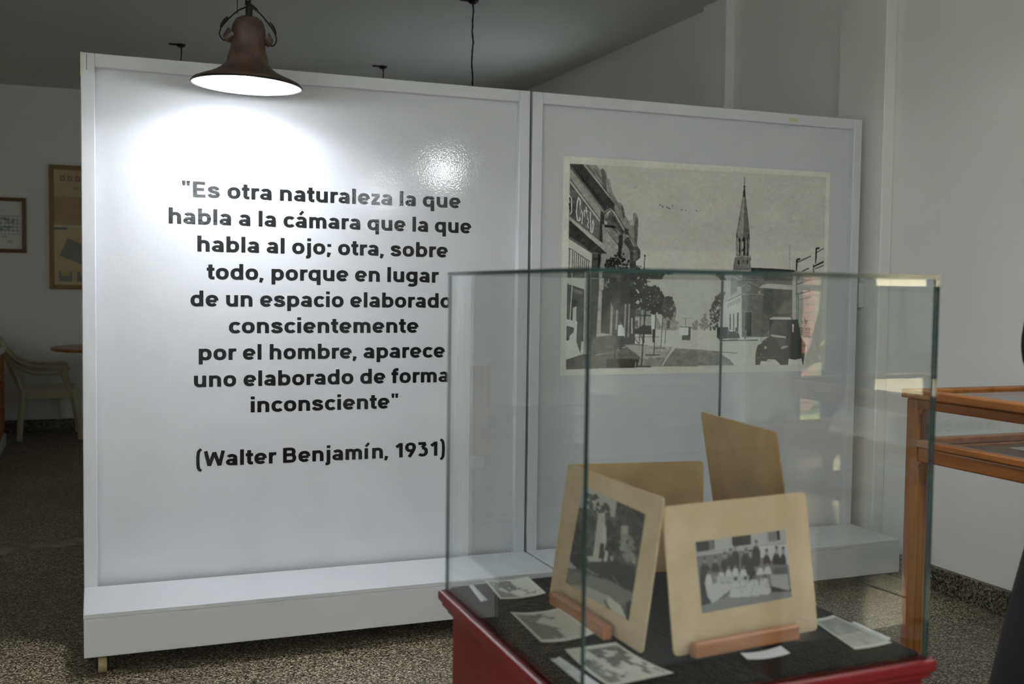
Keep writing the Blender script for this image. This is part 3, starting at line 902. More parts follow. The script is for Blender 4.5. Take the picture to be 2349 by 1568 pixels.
# outside, seen through the door in the mirror image
tag(link('neighbour_wall', box(7.65, 13, -7.0, -6.8, -.05, 3.4), m_cream), 'cream rendered wall of the house across the yard', 'wall')
pier = thing('brick_pier', 'red brick pier at the edge of the cream house wall', 'pier', (7.42, -6.3, 0))
link('mortar_core', box(-.13, .13, -.14, .14, -.05, 3.0), mat('pale_mortar', rgb(190,182,180), .9), pier)
bmz = bpy.data.meshes.new('brick'); bm = box(-.155, .155, -.165, .165, 0, .07, bev=.004); bm.to_mesh(bmz); bm.free(); bmz.materials.append(m_brick)
for k in range(34):
    o = bpy.data.objects.new('brick', bmz); C.objects.link(o); o.parent = pier; o.location = (.006*((k*7)%3-1), 0, k*.085)
g_ = link('lawn', box(4, 14, -9, -4.3, -.2, -.055), m_grass); tag(g_, 'strip of green lawn outside the glazed door', 'grass'); g_['kind'] = 'stuff'
# baseboards: separate slabs of granite along the right and back walls
bb = struct(link('baseboard_right', box(XW-.006, XW, -.35, 9.55, 0, .1), m_mortar))
y = -.33; random.seed(2)
while y < 3.72:
    L_ = min(.6, 3.735-y)
    link('granite_slab', box(XW-.022-random.uniform(0,.002), XW-.004, y+.002, y+L_-.002, .0, .098+random.uniform(0,.002), bev=.002), m_base, bb); y += .6
link('granite_slab', box(3.168, 3.184, 3.722, 4.05, 0, .099, bev=.002), m_base, bb); link('granite_slab', box(3.186, XW-.002, 3.722, 3.738, 0, .099, bev=.002), m_base, bb)
for y in (4.06, 4.66): link('granite_slab', box(XW-.022, XW-.004, y, min(y+.596, 4.98), 0, .099, bev=.002), m_base, bb)
b2 = struct(link('baseboard_back', box(-3.2, 3.2, 9.544, 9.55, 0, .1), m_mortar))
for i in range(10): link('granite_slab', box(-3.19+i*.64, -2.555+i*.64, 9.53, 9.546, 0, .1, bev=.002), m_base, b2)
# outlet on the pillar
ot = thing('wall_outlet', 'small white surface box with switch and socket on the pillar', 'outlet', (3.186, 3.868, 1.215))
link('housing', box(-.032, -.0005, -.038, .038, -.056, .056, bev=.004, seg=2), m_outlet, ot)
link('switch_key', box(-.036, -.031, -.022, .018, .018, .042, bev=.001), m_outlet, ot)
bm = bmesh.new()
for s in (-1, 1): tube(bm, [(-.0325, s*.008, -.012), (-.0325, s*.013, -.026)], .0014, 6); tube(bm, [(-.0325, s*.008, -.004), (-.0325, s*.008, -.012)], .0014, 6)
bx(bm, -.0335, -.031, -.0012, .0012, -.038, -.028)
link('socket_slots', bm, m_slot, ot)

# ------------------------------------------------------------------ exhibition panels
YF, YR = 3.804, 3.832
def panel_unit(x0, x1, label, fr):
    t = thing('display_panel', label, 'display panel', (x0, YF, 0))
    W_ = x1-x0; zt = 1.976; zs = .203; rc = .10 if x0 < 1 else .72
    link('back_board', box(fr*.5, W_-fr*.5, YR-YF, YR-YF+.02, zs-.12, zt-.01), m_panel, t)
    link('side_rail', box(0, fr, 0, .10, .08, zt, bev=.0025), m_frame, t)
    link('side_rail', box(W_-fr, W_, 0, .10, .08, zt, bev=.0025), m_frame, t)
    link('top_rail', box(fr, W_-fr, 0, .10, zt-.044, zt-.0003, bev=.0022), m_frame, t)
    sh = link('shelf_top', box(0, W_-.003, -.316, -.001, zs-.016, zs, bev=.002), m_frame, t)
    link('shelf_front', box(.001, W_-.004, -.315, -.297, .065, zs-.016, bev=.002), m_frame, t)
    for a in (.001, W_-.022): link('shelf_side', box(a, a+.018, -.297, .09, .065, zs-.016, bev=.001), m_frame, t)
    link('shelf_bottom', box(.02, W_-.024, -.297, .09, .065, .08), m_frame, t)
    for cx, cy in ((.055, -.27), (W_-rc, -.24), (.055, .05), (W_-rc, .05)):
        cb = bmesh.new(); lathe(cb, [(.010, -.013), (.028, -.013), (.030, -.010), (.030, .010), (.028, .013), (.010, .013)], 20, Matrix.Translation((cx, cy, .0305)) @ Matrix.Rotation(R(90), 4, 'Y'))
        wl = link('castor', cb, m_castor, t); smooth(wl)
        hb = bmesh.new(); bx(hb, cx-.02, cx-.0145, cy-.013, cy+.013, .022, .0645); bx(hb, cx+.0145, cx+.02, cy-.013, cy+.013, .022, .0645); bx(hb, cx-.02, cx+.02, cy-.014, cy+.014, .0605, .0645)
        link('castor_fork', hb, m_dark, wl)
    return t
p1 = panel_unit(-.032, 1.561, 'white painted display panel with the black quotation, on castors', .0435)
p2 = panel_unit(1.572, 3.125, 'white painted display panel carrying the big street photograph', .042)
# worn corner, scuffs and tape
link('chipped_edge', box(-.0005, .006, -.0008, .03, 1.90, 1.9762), mat('bare_filler', rgb(222,214,180), .8), p1)
link('scuff_mark', box(.018, .0195, -.0006, .0005, 1.92, 1.972), m_skirt, p1)
link('masking_tape', box(1.17, 1.215, -.0006, .0005, 1.944, 1.958), m_tape, p2)

LINES_M = [('"Es otra naturaleza la que', 0.288, 1.293, 1.5215),
 ('habla a la cámara que la que', 0.244, 1.337, 1.4285),
 ('habla al ojo; otra, sobre', 0.338, 1.245, 1.3355),
 ('todo, porque en lugar', 0.369, 1.21, 1.2405),
 ('de un espacio elaborado', 0.315, 1.261, 1.1465),
 ('conscientemente', 0.444, 1.133, 1.053),
 ('por el hombre, aparece', 0.342, 1.237, 0.9595),
 ('uno elaborado de forma', 0.326, 1.253, 0.866),
 ('inconsciente"', 0.519, 1.057, 0.7725),
 ('(Walter Benjamín, 1931)', 0.333, 1.241, 0.5875)]
# letters drawn as strokes with an elliptical pen (wide stems, slightly thinner horizontals)
def arc(cx, cy, rx, ry, a0, a1, n=14, e=2.35):
    o = []
    for k in range(n+1):
        a = R(a0+(a1-a0)*k/n); c, s = math.cos(a), math.sin(a)
        o.append((cx+rx*math.copysign(abs(c)**(2/e), c), cy+ry*math.copysign(abs(s)**(2/e), s)))
    return o
def sp2(pts, n=5): return [(v.x, v.y) for v in spline([(x, y, 0) for x, y in pts], n)]
XH, AS, DE, CP, HX, HY = .52, .715, -.19, .70, .083, .070
OV = arc(.262, .26, .182, .194, 0, 360, 28); B1 = [(.085, 0), (.085, AS)]
ab = [arc(.215, .153, .137, .087, 0, 360, 20), [(.402, 0), (.402, .30)], [(.30,.30),(.22,.297)]+[(.20,.285)], arc(.242, .31, .160, .144, 0, 165, 12)]
ab = [arc(.225, .157, .140, .091, 0, 360, 20), [(.402, 0), (.402, .31)], arc(.245, .31, .157, .144, 0, 150, 12), [(.26, .245), (.402, .262)]]
GL = {'o': (.524, [OV]), 'a': (.485, ab), 'á': (.485, ab+[[(.19, .60), (.335, .765)]]), 'n': (.50, [[(.085, 0), (.085, XH)], arc(.252, .30, .166, .154, 170, 0)+[(.418, 0)]]),
 'h': (.50, [B1, arc(.252, .30, .166, .154, 170, 0)+[(.418, 0)]]), 'm': (.755, [[(.085, 0), (.085, XH)], arc(.232, .30, .147, .154, 170, 0)+[(.379, 0)], arc(.526, .30, .147, .154, 170, 0)+[(.673, 0)]]),
 'u': (.50, [[(.418, 0), (.418, XH)], [(.085, XH)]+arc(.251, .22, .166, .154, 180, 350)]), 'r': (.335, [[(.085, 0), (.085, XH)], arc(.262, .27, .177, .184, 175, 88)+[(.325, .454)]]),
 'b': (.53, [B1, arc(.267, .26, .180, .194, 0, 360, 28)]), 'd': (.53, [[(.445, 0), (.445, AS)], arc(.263, .26, .180, .194, 0, 360, 28)]),
 'p': (.53, [[(.085, DE), (.085, XH)], arc(.267, .26, .180, .194, 0, 360, 28)]), 'q': (.53, [[(.445, DE), (.445, XH)], arc(.263, .26, .180, .194, 0, 360, 28)]),
 'g': (.53, [arc(.263, .27, .180, .184, 0, 360, 28), [(.445, XH)]+arc(.265, -.02, .180, .118, 0, -140, 12)]), 'c': (.485, [arc(.262, .26, .182, .194, 38, 322, 24)]),
 'e': (.51, [arc(.262, .26, .182, .194, 0, 318, 26), [(.10, .243), (.444, .243)]]), 's': (.475, [sp2([(.405, .352), (.36, .43), (.245, .455), (.13, .43), (.098, .37), (.14, .305), (.25, .268), (.37, .23), (.412, .155), (.365, .085), (.24, .064), (.12, .088), (.072, .165)])]),
 't': (.35, [[(.16, .665), (.16, .19)]+arc(.255, .165, .095, .100, 180, 270, 6)+[(.325, .065)], [(.01, .455), (.325, .455)]]), 'f': (.335, [[(.145, 0), (.145, .56)]+arc(.25, .56, .105, .098, 180, 90, 6)+[(.33, .658)], [(.005, .455), (.315, .455)]]),
 'i': (.17, [[(.085, 0), (.085, XH)], [(.085, .605), (.085, .735)]]), 'í': (.20, [[(.085, 0), (.085, XH)], [(.06, .60), (.205, .765)]]), 'j': (.20, [[(.10, XH), (.10, -.06)]+arc(.01, -.06, .09, .075, 0, -90, 6)+[(-.035, -.135)], [(.10, .605), (.10, .735)]]),
 'l': (.17, [B1]), 'z': (.445, [[(.04, .455), (.405, .455)], [(.36, .44), (.095, .08)], [(.035, .065), (.415, .065)]]),
 'E': (.52, [[(.085, 0), (.085, CP)], [(.085, CP-.065), (.49, CP-.065)], [(.085, .355), (.45, .355)], [(.085, .065), (.50, .065)]]),
 'B': (.59, [[(.085, 0), (.085, CP)], [(.085, .635), (.30, .635)]+arc(.33, .502, .135, .133, 80, -80, 10)+[(.085, .368)], [(.30, .368)]+arc(.345, .217, .150, .152, 80, -80, 10)+[(.085, .065)]]),
 'W': (.90, [[(.085, .70), (.235, .02)], [(.235, .02), (.445, .64)], [(.445, .64), (.655, .02)], [(.655, .02), (.81, .70)]]),
 '1': (.36, [[(.27, 0), (.27, CP)], [(.05, .50), (.27, .655)]]), '9': (.54, [arc(.263, .47, .175, .165, 0, 360, 24), sp2([(.438, .47), (.42, .38), (.34, .22), (.20, .0)])]),
 '3': (.53, [[(.06, .635), (.42, .635)], [(.40, .63), (.245, .43)], [(.245, .415)]+arc(.262, .235, .178, .172, 80, -145, 16)]),
 '(': (.26, [sp2([(.235, .80), (.135, .70), (.10, .50), (.095, .30), (.10, .10), (.135, -.10), (.235, -.19)])]), ')': (.26, [sp2([(.03, .80), (.13, .70), (.165, .50), (.17, .30), (.165, .10), (.13, -.10), (.03, -.19)])]),
 '"': (.34, [[(.085, .715), (.085, .50)], [(.255, .715), (.255, .50)]]), ',': (.19, [[(.105, .10), (.05, -.11)]]), ';': (.19, [[(.105, .10), (.05, -.11)], [(.105, .37), (.105, .50)]])}
SB = {'o': (.035,.035), 'c': (.035,.02), 'e': (.035,.03), 'a': (.03,.055), 'á': (.03,.055), 's': (.03,.03), 't': (.015,.02), 'f': (.015,.01), 'r': (.055,.0), 'z': (.03,.03), 'd': (.035,.055), 'q': (.035,.055), 'g': (.035,.055), 'b': (.055,.035), 'p': (.055,.035), ',': (.01,.04), ';': (.03,.04), 'W': (.01,.01), 'j': (.03, .055)}
gm_cache = {}
def glyph(ch, kx, ky):
    if (ch, kx, ky) in gm_cache: return gm_cache[(ch, kx, ky)]
    bm = bmesh.new(); thin = {'(': .85, ')': .85, 'W': .93, '"': .85}.get(ch, 1)
    for si, st in enumerate(GL[ch][1]):
        closed = math.dist(st[0], st[-1]) < 1e-6; P = [Vector((x, y)) for x, y in (st[:-1] if closed else st)]
        n = len(P); rows = []
        hx, hy = HX*thin, HY*thin
        if (ch == 'á' and si == 4) or (ch == 'í' and si == 1): hx *= .72; hy *= .8
        if ch == 'e' and si == 1: hy *= .85
        if ch in 'aá' and si in (0, 3): hy *= .85
        if not closed:   # softened stroke ends
            d0 = (P[1]-P[0]).normalized(); d1 = (P[-1]-P[-2]).normalized()
            P = [P[0], P[0]+d0*.014]+P[1:-1]+[P[-1]-d1*.014, P[-1]] if n > 2 or math.dist(P[0], P[-1]) > .04 else P
            n = len(P)
        for i in range(n):
            a = P[(i-1) % n] if closed or i else P[0]; c = P[(i+1) % n] if closed or i < n-1 else P[-1]
            t = (c-a).normalized(); nn = Vector((-t.y*hx, t.x*hy)); L0 = nn
            # exact support width of an elliptical pen
            w_ = 1/math.sqrt((t.y)**2+(t.x)**2); nn = Vector((-t.y*hx, t.x*hy))*w_
            if not closed and i in (0, n-1): nn = nn*.84
            if ch in '",;' and (ch != ';' or si == 0) and i >= n//2: nn = nn*(.72 if ch == '"' else .70)
            rows.append((P[i]+nn, P[i]-nn))
        vs = [[bm.verts.new((p.x*kx, -z_-si*.00006, p.y*ky)) for p in (l, r_) for z_ in (0.0, -.0006-si*.00006)] for l, r_ in rows]
        for i in range(n if closed else n-1):
            A = vs[i]; B = vs[(i+1) % n]
            bm.faces.new((A[2], B[2], B[0], A[0])); bm.faces.new((A[0], B[0], B[1], A[1])); bm.faces.new((A[3], B[3], B[2], A[2]))
        if not closed:
            for A in (vs[0], vs[-1]): bm.faces.new((A[0], A[1], A[3], A[2]))
    me = bpy.data.meshes.new('letter'); bmesh.ops.recalc_face_normals(bm, faces=bm.faces); bm.to_mesh(me); bm.free(); me.materials.append(m_vinyl)
    gm_cache[(ch, kx, ky)] = me; return me
def adv(ch):
    a, b_ = SB.get(ch, (.055, .055)); shift = a-.055 if a >= .055 else a-.0
    return a, b_
KY = .0745*1.035
for s, xa, xb, zb in LINES_M:
    # lay the line out in em units, then fit its measured length
    x = 0; pos = []; x_first = None
    for ch in s:
        if ch == ' ': x += .235; continue
        me0 = glyph(ch, 1.0, 1.0); xs = [v.co.x for v in me0.vertices]; lo, hi = min(xs), max(xs); a, b_ = adv(ch)
        if x_first is None: x_first = x+a
        pos.append((ch, x+a-lo)); x_last = x+a+(hi-lo); x = x_last+b_
    k = (xb-xa)/(x_last-x_first)
    le = bpy.data.objects.new('lettering_line', None); C.objects.link(le); le.parent = p1; le.location = (xa+.032, YR-YF-.0006, zb); le['label'] = 'black vinyl lettering line reading %s' % s.replace('"', ''); le.empty_display_size = .02
    for ch, px_ in pos:
        o = bpy.data.objects.new('letter', glyph(ch, round(k, 4), KY)); C.objects.link(o); o.parent = le; o.location = ((px_-x_first)*k, 0, 0)

# mural street photograph
MX0, MX1, MZ0, MZ1 = 1.7135, 2.982, .883, 1.7425
Wm, Hm = 640, 436
img = paint(Wm*2, Hm*2, MURAL_ART, 133)
img = blur(img, 1); img = (img[::2, ::2]+img[1::2, ::2]+img[::2, 1::2]+img[1::2, 1::2])/4
rs = np.random.RandomState(5); img = img+(cloud(Wm, Hm, 70, rs)*4+cloud(Wm, Hm, 160, rs)*4)*(img < 118)+cloud(Wm, Hm, 90, rs)*1.6+cloud(Wm, Hm, 14, rs)*1.5+rs.randn(Hm, Wm)*1.2
colm = tone(131*(np.clip(img,5,255)/131.)**1.18, 131, .80, (1.0, .975, .88))
mu = sheet('street_photograph', [(MX0, 0, MZ1), (MX1, 0, MZ1), (MX1, 0, MZ0), (MX0, 0, MZ0)], colm, m_mural, None, th=.0008)
mu.location = (0, YR-.001, 0); tag(mu, 'large old sepia street photograph with a church spire on the right panel', 'photograph')

# ------------------------------------------------------------------ glass vitrine
# (the case is laid out at 1:1.085 and very slightly out of square, then brought to its real size and place)
_before = set(bpy.data.objects)
GX0, GX1, GY0, GY1, GZ0, GZ1 = .563, 1.128, 1.176, 1.757, .696, 1.248
vt = thing('glass_showcase', 'square glass vitrine with a red base and black felt floor', 'showcase', (0, 0, 0))
link('plinth', box(GX0+.012, GX1-.012, GY0+.012, GY1-.012, 0, .66, bev=.002), m_red, vt)
bm = bmesh.new(); bx(bm, GX0-.010, GX1+.010, GY0-.010, GY1+.010, .674, .692, bev=.004, seg=2)
link('top_moulding', bm, m_red, vt)
link('lower_moulding', bx(bx(bmesh.new(), GX0-.004, GX1+.004, GY0-.004, GY1+.004, .664, .6745, bev=.003, seg=2), GX0+.004, GX1-.004, GY0+.004, GY1-.004, .652, .665, bev=.003), m_red, vt)
bm = bmesh.new(); bx(bm, GX0+.008, GX1-.008, GY0+.008, GY1-.008, .692, .6995, bev=.003, seg=2)
smooth(link('felt_pad', bm, m_felt, vt))
T = .006
def pane(x0, x1, y0, y1, z0, z1, ax, me_=None):
    bm = box(x0, x1, y0, y1, z0, z1)
    bmesh.ops.recalc_face_normals(bm, faces=bm.faces)
    for f in bm.faces:
        f.material_index = 0 if abs(f.normal[ax]) > .5 else 1
    return link('glass_pane', bm, [m_glass, me_ or m_gedge], vt)
pane(GX0, GX1, GY0, GY0+T, GZ0-.004, GZ1-T-.0005, 1); pane(GX0, GX1, GY1-T, GY1, GZ0-.004, GZ1-T-.0005, 1, m_gedge2)
pane(GX0, GX0+T, GY0+T+.0003, GY1-T-.0003, GZ0-.004, GZ1-T-.0005, 0); pane(GX1-T, GX1, GY0+T+.0003, GY1-T-.0003, GZ0-.004, GZ1-T-.0005, 0)
pane(GX0, GX1, GY0, GY1, GZ1-T, GZ1, 2)

def rect(B, h, wd, hg, tilt, n_off=0):
    """corners TL TR BR BL of a leaning card; B = bottom-left, h = heading, tilt = lean away"""
    e = Vector((math.cos(h), math.sin(h), 0)); n = Vector((-math.sin(h), math.cos(h), 0)); up = n*math.sin(tilt)+Vector((0,0,1))*math.cos(tilt)
    B = Vector(B); nn = e.cross(up)
    return [B+up*hg+nn*n_off, B+up*hg+e*wd+nn*n_off, B+e*wd+nn*n_off, B+nn*n_off], e, up, nn
def rounded_card(name, cs, nn, th, m, rad=.008):
    TL, TR, BR, BL = cs; ex = (TR-TL); ey = (BL-TL); W_ = ex.length; H_ = ey.length; ex.normalize(); ey.normalize()
    pts = []
    for cx, cy, a0 in ((rad, rad, 180), (W_-rad, rad, 270), (W_-rad, H_-rad, 0), (rad, H_-rad, 90)):
        for k in range(5):
            a = R(a0+k*22.5); pts.append((cx+rad*math.cos(a), cy+rad*math.sin(a)))
    bm = bmesh.new(); f = [bm.verts.new(TL+ex*x+ey*y) for x, y in pts]; b = [bm.verts.new(TL+ex*x+ey*y-nn*th) for x, y in pts]
    bm.faces.new(f); bm.faces.new(b[::-1]); n = len(pts)
    for i in range(n): bm.faces.new((f[i], b[i], b[(i+1)%n], f[(i+1)%n]))
    return link(name, bm, m)
def on_card(cs, uv):   # bilinear on the card
    TL, TR, BR, BL = cs
    return [TL*(1-u)*(1-v)+TR*u*(1-v)+BR*u*v+BL*(1-u)*v for u, v in uv]
def photo(prims, W_, H_, seed, base=118, border=0):
    im = blur(paint(W_*3, H_*3, prims, base), 2); im = im[1::3, 1::3]; r_ = np.random.RandomState(seed)
    return im+r_.randn(H_, W_)*2
# card A (landscape) facing left, card D (group) facing front
csA, e, up, nA = rect((.723, 1.646, .7005), -1.55, .318, .226, .14)
cA = rounded_card('mounted_photograph', csA, nA, .002, m_card); tag(cA, 'cream card mount with a dark garden scene, leaning at the left', 'photograph')
q = on_card([c+nA*.0006 for c in csA], [(.208,.118), (.861,.144), (.846,.849), (.168,.846)])
sheet('print', q, tone(photo(LANDSCAPE_ART, 150, 190, 2, 70), 132, .70, (1.0,.97,.84)), m_print, cA, th=.0004)
csD, e, up, nD = rect((.768, 1.304, .7005), .119, .275, .212, .163)
cD = rounded_card('mounted_photograph', csD, nD, .002, m_card); tag(cD, 'cream card mount with a group portrait, standing at the front', 'photograph')
q = on_card([c+nD*.0006 for c in csD], [(.192,.263), (.82,.255), (.829,.737), (.201,.748)])
sheet('print', q, tone(photo(GROUP_ART, 190, 150, 3, 110), 142, .66, (.98,.95,.96)), m_print, cD, th=.0004)
csB, e, up, nB = rect((.802, 1.738, .7005), -.13, .262, .204, .04)
cB = rounded_card('mounted_photograph', csB, nB, .002, m_cardd); tag(cB, 'blank brown card mount standing lengthwise at the back of the case', 'photograph')
csC = [Vector((1.040, 1.69, 1.000)), Vector((1.022, 1.43, .996)), Vector((1.062, 1.43, .7035)), Vector((1.095, 1.69, .7035))]
nC = (csC[1]-csC[0]).cross(csC[0]-csC[3]).normalized(); 
cC = rounded_card('mounted_photograph', csC, nC, .002, m_cardd); tag(cC, 'tall blank brown card mount leaning at the back right of the case', 'photograph')
# wooden stands: a front strip that holds the card and a strut behind it
def stand(label, a, b, nn, hgt=.022, dep=.016):
    a = Vector(a); b = Vector(b); e = (b-a).normalized(); L_ = (b-a).length; n = Vector((e.y, -e.x, 0))
    h = math.atan2(e.y, e.x); t = thing('photo_stand', label, 'stand', (a.x, a.y, .6998), (0, 0, h))
    o = link('front_strip', box(0, L_, -dep, 0, 0, hgt, bev=.003, seg=2), m_ledge, t)
    return t
stand('orange-pink wooden strip stand in front of the garden scene mount', (.7165, 1.598), (.7185, 1.400), None)
stand('orange-pink wooden strip stand in front of the group portrait mount', (.790, 1.3000), (.984, 1.3230), None)
# loose small prints lying on the felt
def small_print(label, q, kind, curl=.003, ax=0, seed=1, base=150):
    W_, H_ = 48, 36; yy, xx = np.mgrid[0:H_, 0:W_]; u = xx/(W_-1.); v = yy/(H_-1.); r_ = np.random.RandomState(seed)
    n = cloud(W_, H_, 7, r_)*.10+cloud(W_, H_, 16, r_)*.08
    g = kind(u, v, n)
    bd = (u < .05)|(u > .95)|(v < .06)|(v > .94); g = np.where(bd, base+8, g)
    c = tone(g, 150, .68, (1.0, .98, .88))
    cs = [Vector((x, y, .7006+z)) for x, y, z in q]
    return tag(sheet('small_photograph', cs, c, m_print, None, .0004, curl, ax), label, 'photograph')
small_print('small faded print lying at the back left corner beside a label', [(.640,1.742,.004), (.722,1.742,.004), (.716,1.645,.001), (.630,1.638,.001)], lambda u,v,n: np.where(u+n*2 < .45+.25*(v-.5), 92+60*n, 150+20*n), .003, 0, 3)
small_print('small dark print lying in the middle of the left side', [(.619,1.563,.0005), (.703,1.559,.0005), (.700,1.423,.0005), (.609,1.414,.0005)], lambda u,v,n: np.where(u+n*1.2 < .52, 72+50*n, 142+15*n), .004, 0, 5)
small_print('small print with dark trees lying nearest the front corner', [(.628,1.372,.0005), (.712,1.376,.0005), (.729,1.238,.0005), (.625,1.222,.0005)], lambda u,v,n: np.where(v*.5+(1-u)*.35+n*2 < .32, 70+40*n, np.where((u < .25+n)&(v > .3), 80+40*n, 138+14*n)), .004, 1, 8, 136)
small_print('small yellowed print with a pale border lying at the right', [(1.060,1.379,.0005), (1.109,1.386,.0005), (1.106,1.246,.0005), (1.032,1.240,.0005)], lambda u,v,n: 88+70*n+26*(v > .55), .0015, 0, 11, 134)
def caption(label, q, curl=.0015):
    c = np.full((10, 40, 3), .72); c[3, 3:34] *= .8; c[6, 3:28] *= .8; c[:, :, 2] *= 1.05
    cs = [Vector((x, y, .7006+z)) for x, y, z in q]
    return tag(sheet('caption_label', cs, c, m_print, None, .0003, curl, 0), label, 'label')
caption('narrow white caption strip at the back left corner of the felt', [(.620,1.742,.001), (.611,1.742,.001), (.599,1.645,.001), (.612,1.648,.001)][::1])
caption('white caption strip beside the print nearest the front corner', [(.596,1.352,.0), (.612,1.355,.0), (.619,1.236,.0), (.596,1.236,.0)])
caption('curved white caption strip in front of the group portrait', [(.862,1.279,.0), (.936,1.286,.0), (.930,1.255,.0), (.857,1.254,.0)], .003)
caption('white caption strip behind the yellowed print at the right', [(1.112,1.350,.0), (1.119,1.348,.0), (1.118,1.262,.0), (1.109,1.262,.0)])

KC = 1.085; O0 = Vector((0, 0, 1.22)); seen_ = set()
for o in [o for o in bpy.data.objects if o not in _before]:
    case_part = o.parent == vt
    if o.type == 'MESH' and o.data not in seen_ and not (o.parent and o.parent.name.startswith('photo_stand')):
        seen_.add(o.data)
        for v in o.data.vertices:
            c = v.co.copy()
            if case_part: c = Vector((c.x+.014*(c.y-1.175), c.y+.037*(c.x-.561), c.z))
            c = O0+(c-O0)*KC
            if case_part: c.z = max(c.z, 0)
            v.co = c
        o.data.update()
    elif o.name.startswith('photo_stand'):
        o.location = O0+(o.location-O0)*KC; o.scale = (KC, KC, KC)
# ------------------------------------------------------------------ wooden table showcases along the right wall
def wood_case(x, y, label, wid=.66, ln=1.25):
    """x,y = far left corner; extends +x and -y"""
    t = thing('wooden_showcase', label, 'showcase', (x, y, 0)); zt = .952; ps = .045
    for a, b in ((0, 0), (wid-ps, 0), (0, -ln+ps), (wid-ps, -ln+ps)):
        bm = bmesh.new(); bx(bm, a, a+ps, b-ps, b, 0, .9265, bev=.004, seg=2)
        lg = link('leg', bm, m_casez, t)
        gm = bmesh.new()
        for dx in (.012, .032): bx(gm, a+dx, a+dx+.0016, b-ps-.0004, b-ps+.002, .02, .90)  # dark strips on the leg face stand for the shade in its grooves
        link('groove', gm, m_groove, lg)
    ov = .012
    for z0, z1, o1, nm in ((.928, zt, ov, 'top_rail'), (.900, .9275, .002, 'upper_rail'), (.792, .812, .004, 'tray_rail'), (.752, .7915, 0, 'lower_rail')):
        for (xa, xb, ya, yb) in ((-o1, .036, -ln-o1, o1), (wid-.036, wid+o1, -ln-o1, o1)):
            link(nm, box(xa+(0 if z0 > .92 else .002), xb, ya+(0 if z0>.92 else .046), yb-(0 if z0>.92 else .046), z0, z1, bev=.004, seg=2), m_case, t)
        for (ya, yb) in ((-.036, o1), (-ln-o1, -ln+.036)):
            link(nm, box(.0362 if z0 > .92 else .046, wid-(.0362 if z0 > .92 else .046), ya, yb, z0, z1, bev=.004, seg=2), m_case, t)
    # curved brackets at the leg tops
    for sx in (0,):
        for z in (.900, .7515):
            bm = bmesh.new(); n = 6; pts = [(ps, z), (ps+.025, z)]+[(ps+.025-.025*math.sin(R(90*k/n)), z-.025+.025*math.cos(R(90*k/n))) for k in range(1, n)]+[(ps, z-.025)]
            f1 = [bm.verts.new((.004, -px, pz)) for px, pz in pts]; f2 = [bm.verts.new((.030, -px, pz)) for px, pz in pts]
            bm.faces.new(f1); bm.faces.new(f2[::-1])
            for i in range(len(pts)): bm.faces.new((f1[i], f2[i], f2[(i+1)%len(pts)], f1[(i+1)%len(pts)]))
            link('bracket', bm, m_case, t)
    link('tray', box(.01, wid-.01, -ln+.01, -.01, .770, .784), m_tray, t)
    link('glass_top', box(.0365, wid-.0365, -ln+.0365, -.0365, .940, .945), m_glass, t)
    for (a, b, c, d) in ((.012, .016, -ln+.05, -.05), (wid-.016, wid-.012, -ln+.05, -.05)): link('glass_side', box(a, b, c, d, .8125, .8995), m_glass, t)
    for (c, d) in ((-.016, -.012), (-ln+.012, -ln+.016)): link('glass_side', box(.05, wid-.05, c, d, .8125, .8995), m_glass, t)
    return t
wood_case(2.155, 2.40, 'honey coloured wooden table showcase standing by the right wall')
wood_case(2.10, 1.08, 'honey coloured wooden table showcase behind the camera, mirrored in the glass')
def flat_photo(label, x, y, w_, h_, seed, lo=50, hi=110):
    r_ = np.random.RandomState(seed); g = (lo+hi)/2+cloud(30, 22, 9, r_)*18+cloud(30, 22, 5, r_)*14; g[0] = g[-1] = 140; g[:, 0] = g[:, -1] = 140
    return tag(sheet('flat_photograph', [(x, y, .786), (x+w_, y, .786), (x+w_, y-h_, .786), (x, y-h_, .786)], tone(g, 150, .6), m_print, None, .0006), label, 'photograph')
flat_photo('dark print lying flat on the tray near the far end of the wooden showcase', 2.44, 2.30, .26, .18, 1)
flat_photo('dark print lying on the tray in the middle of the wooden showcase', 2.30, 1.98, .26, .2, 2)
tag(link('tray_caption', box(2.50, 2.60, 2.055, 2.09, .785, .7856), m_white), 'white caption card on the tray of the wooden showcase', 'label')

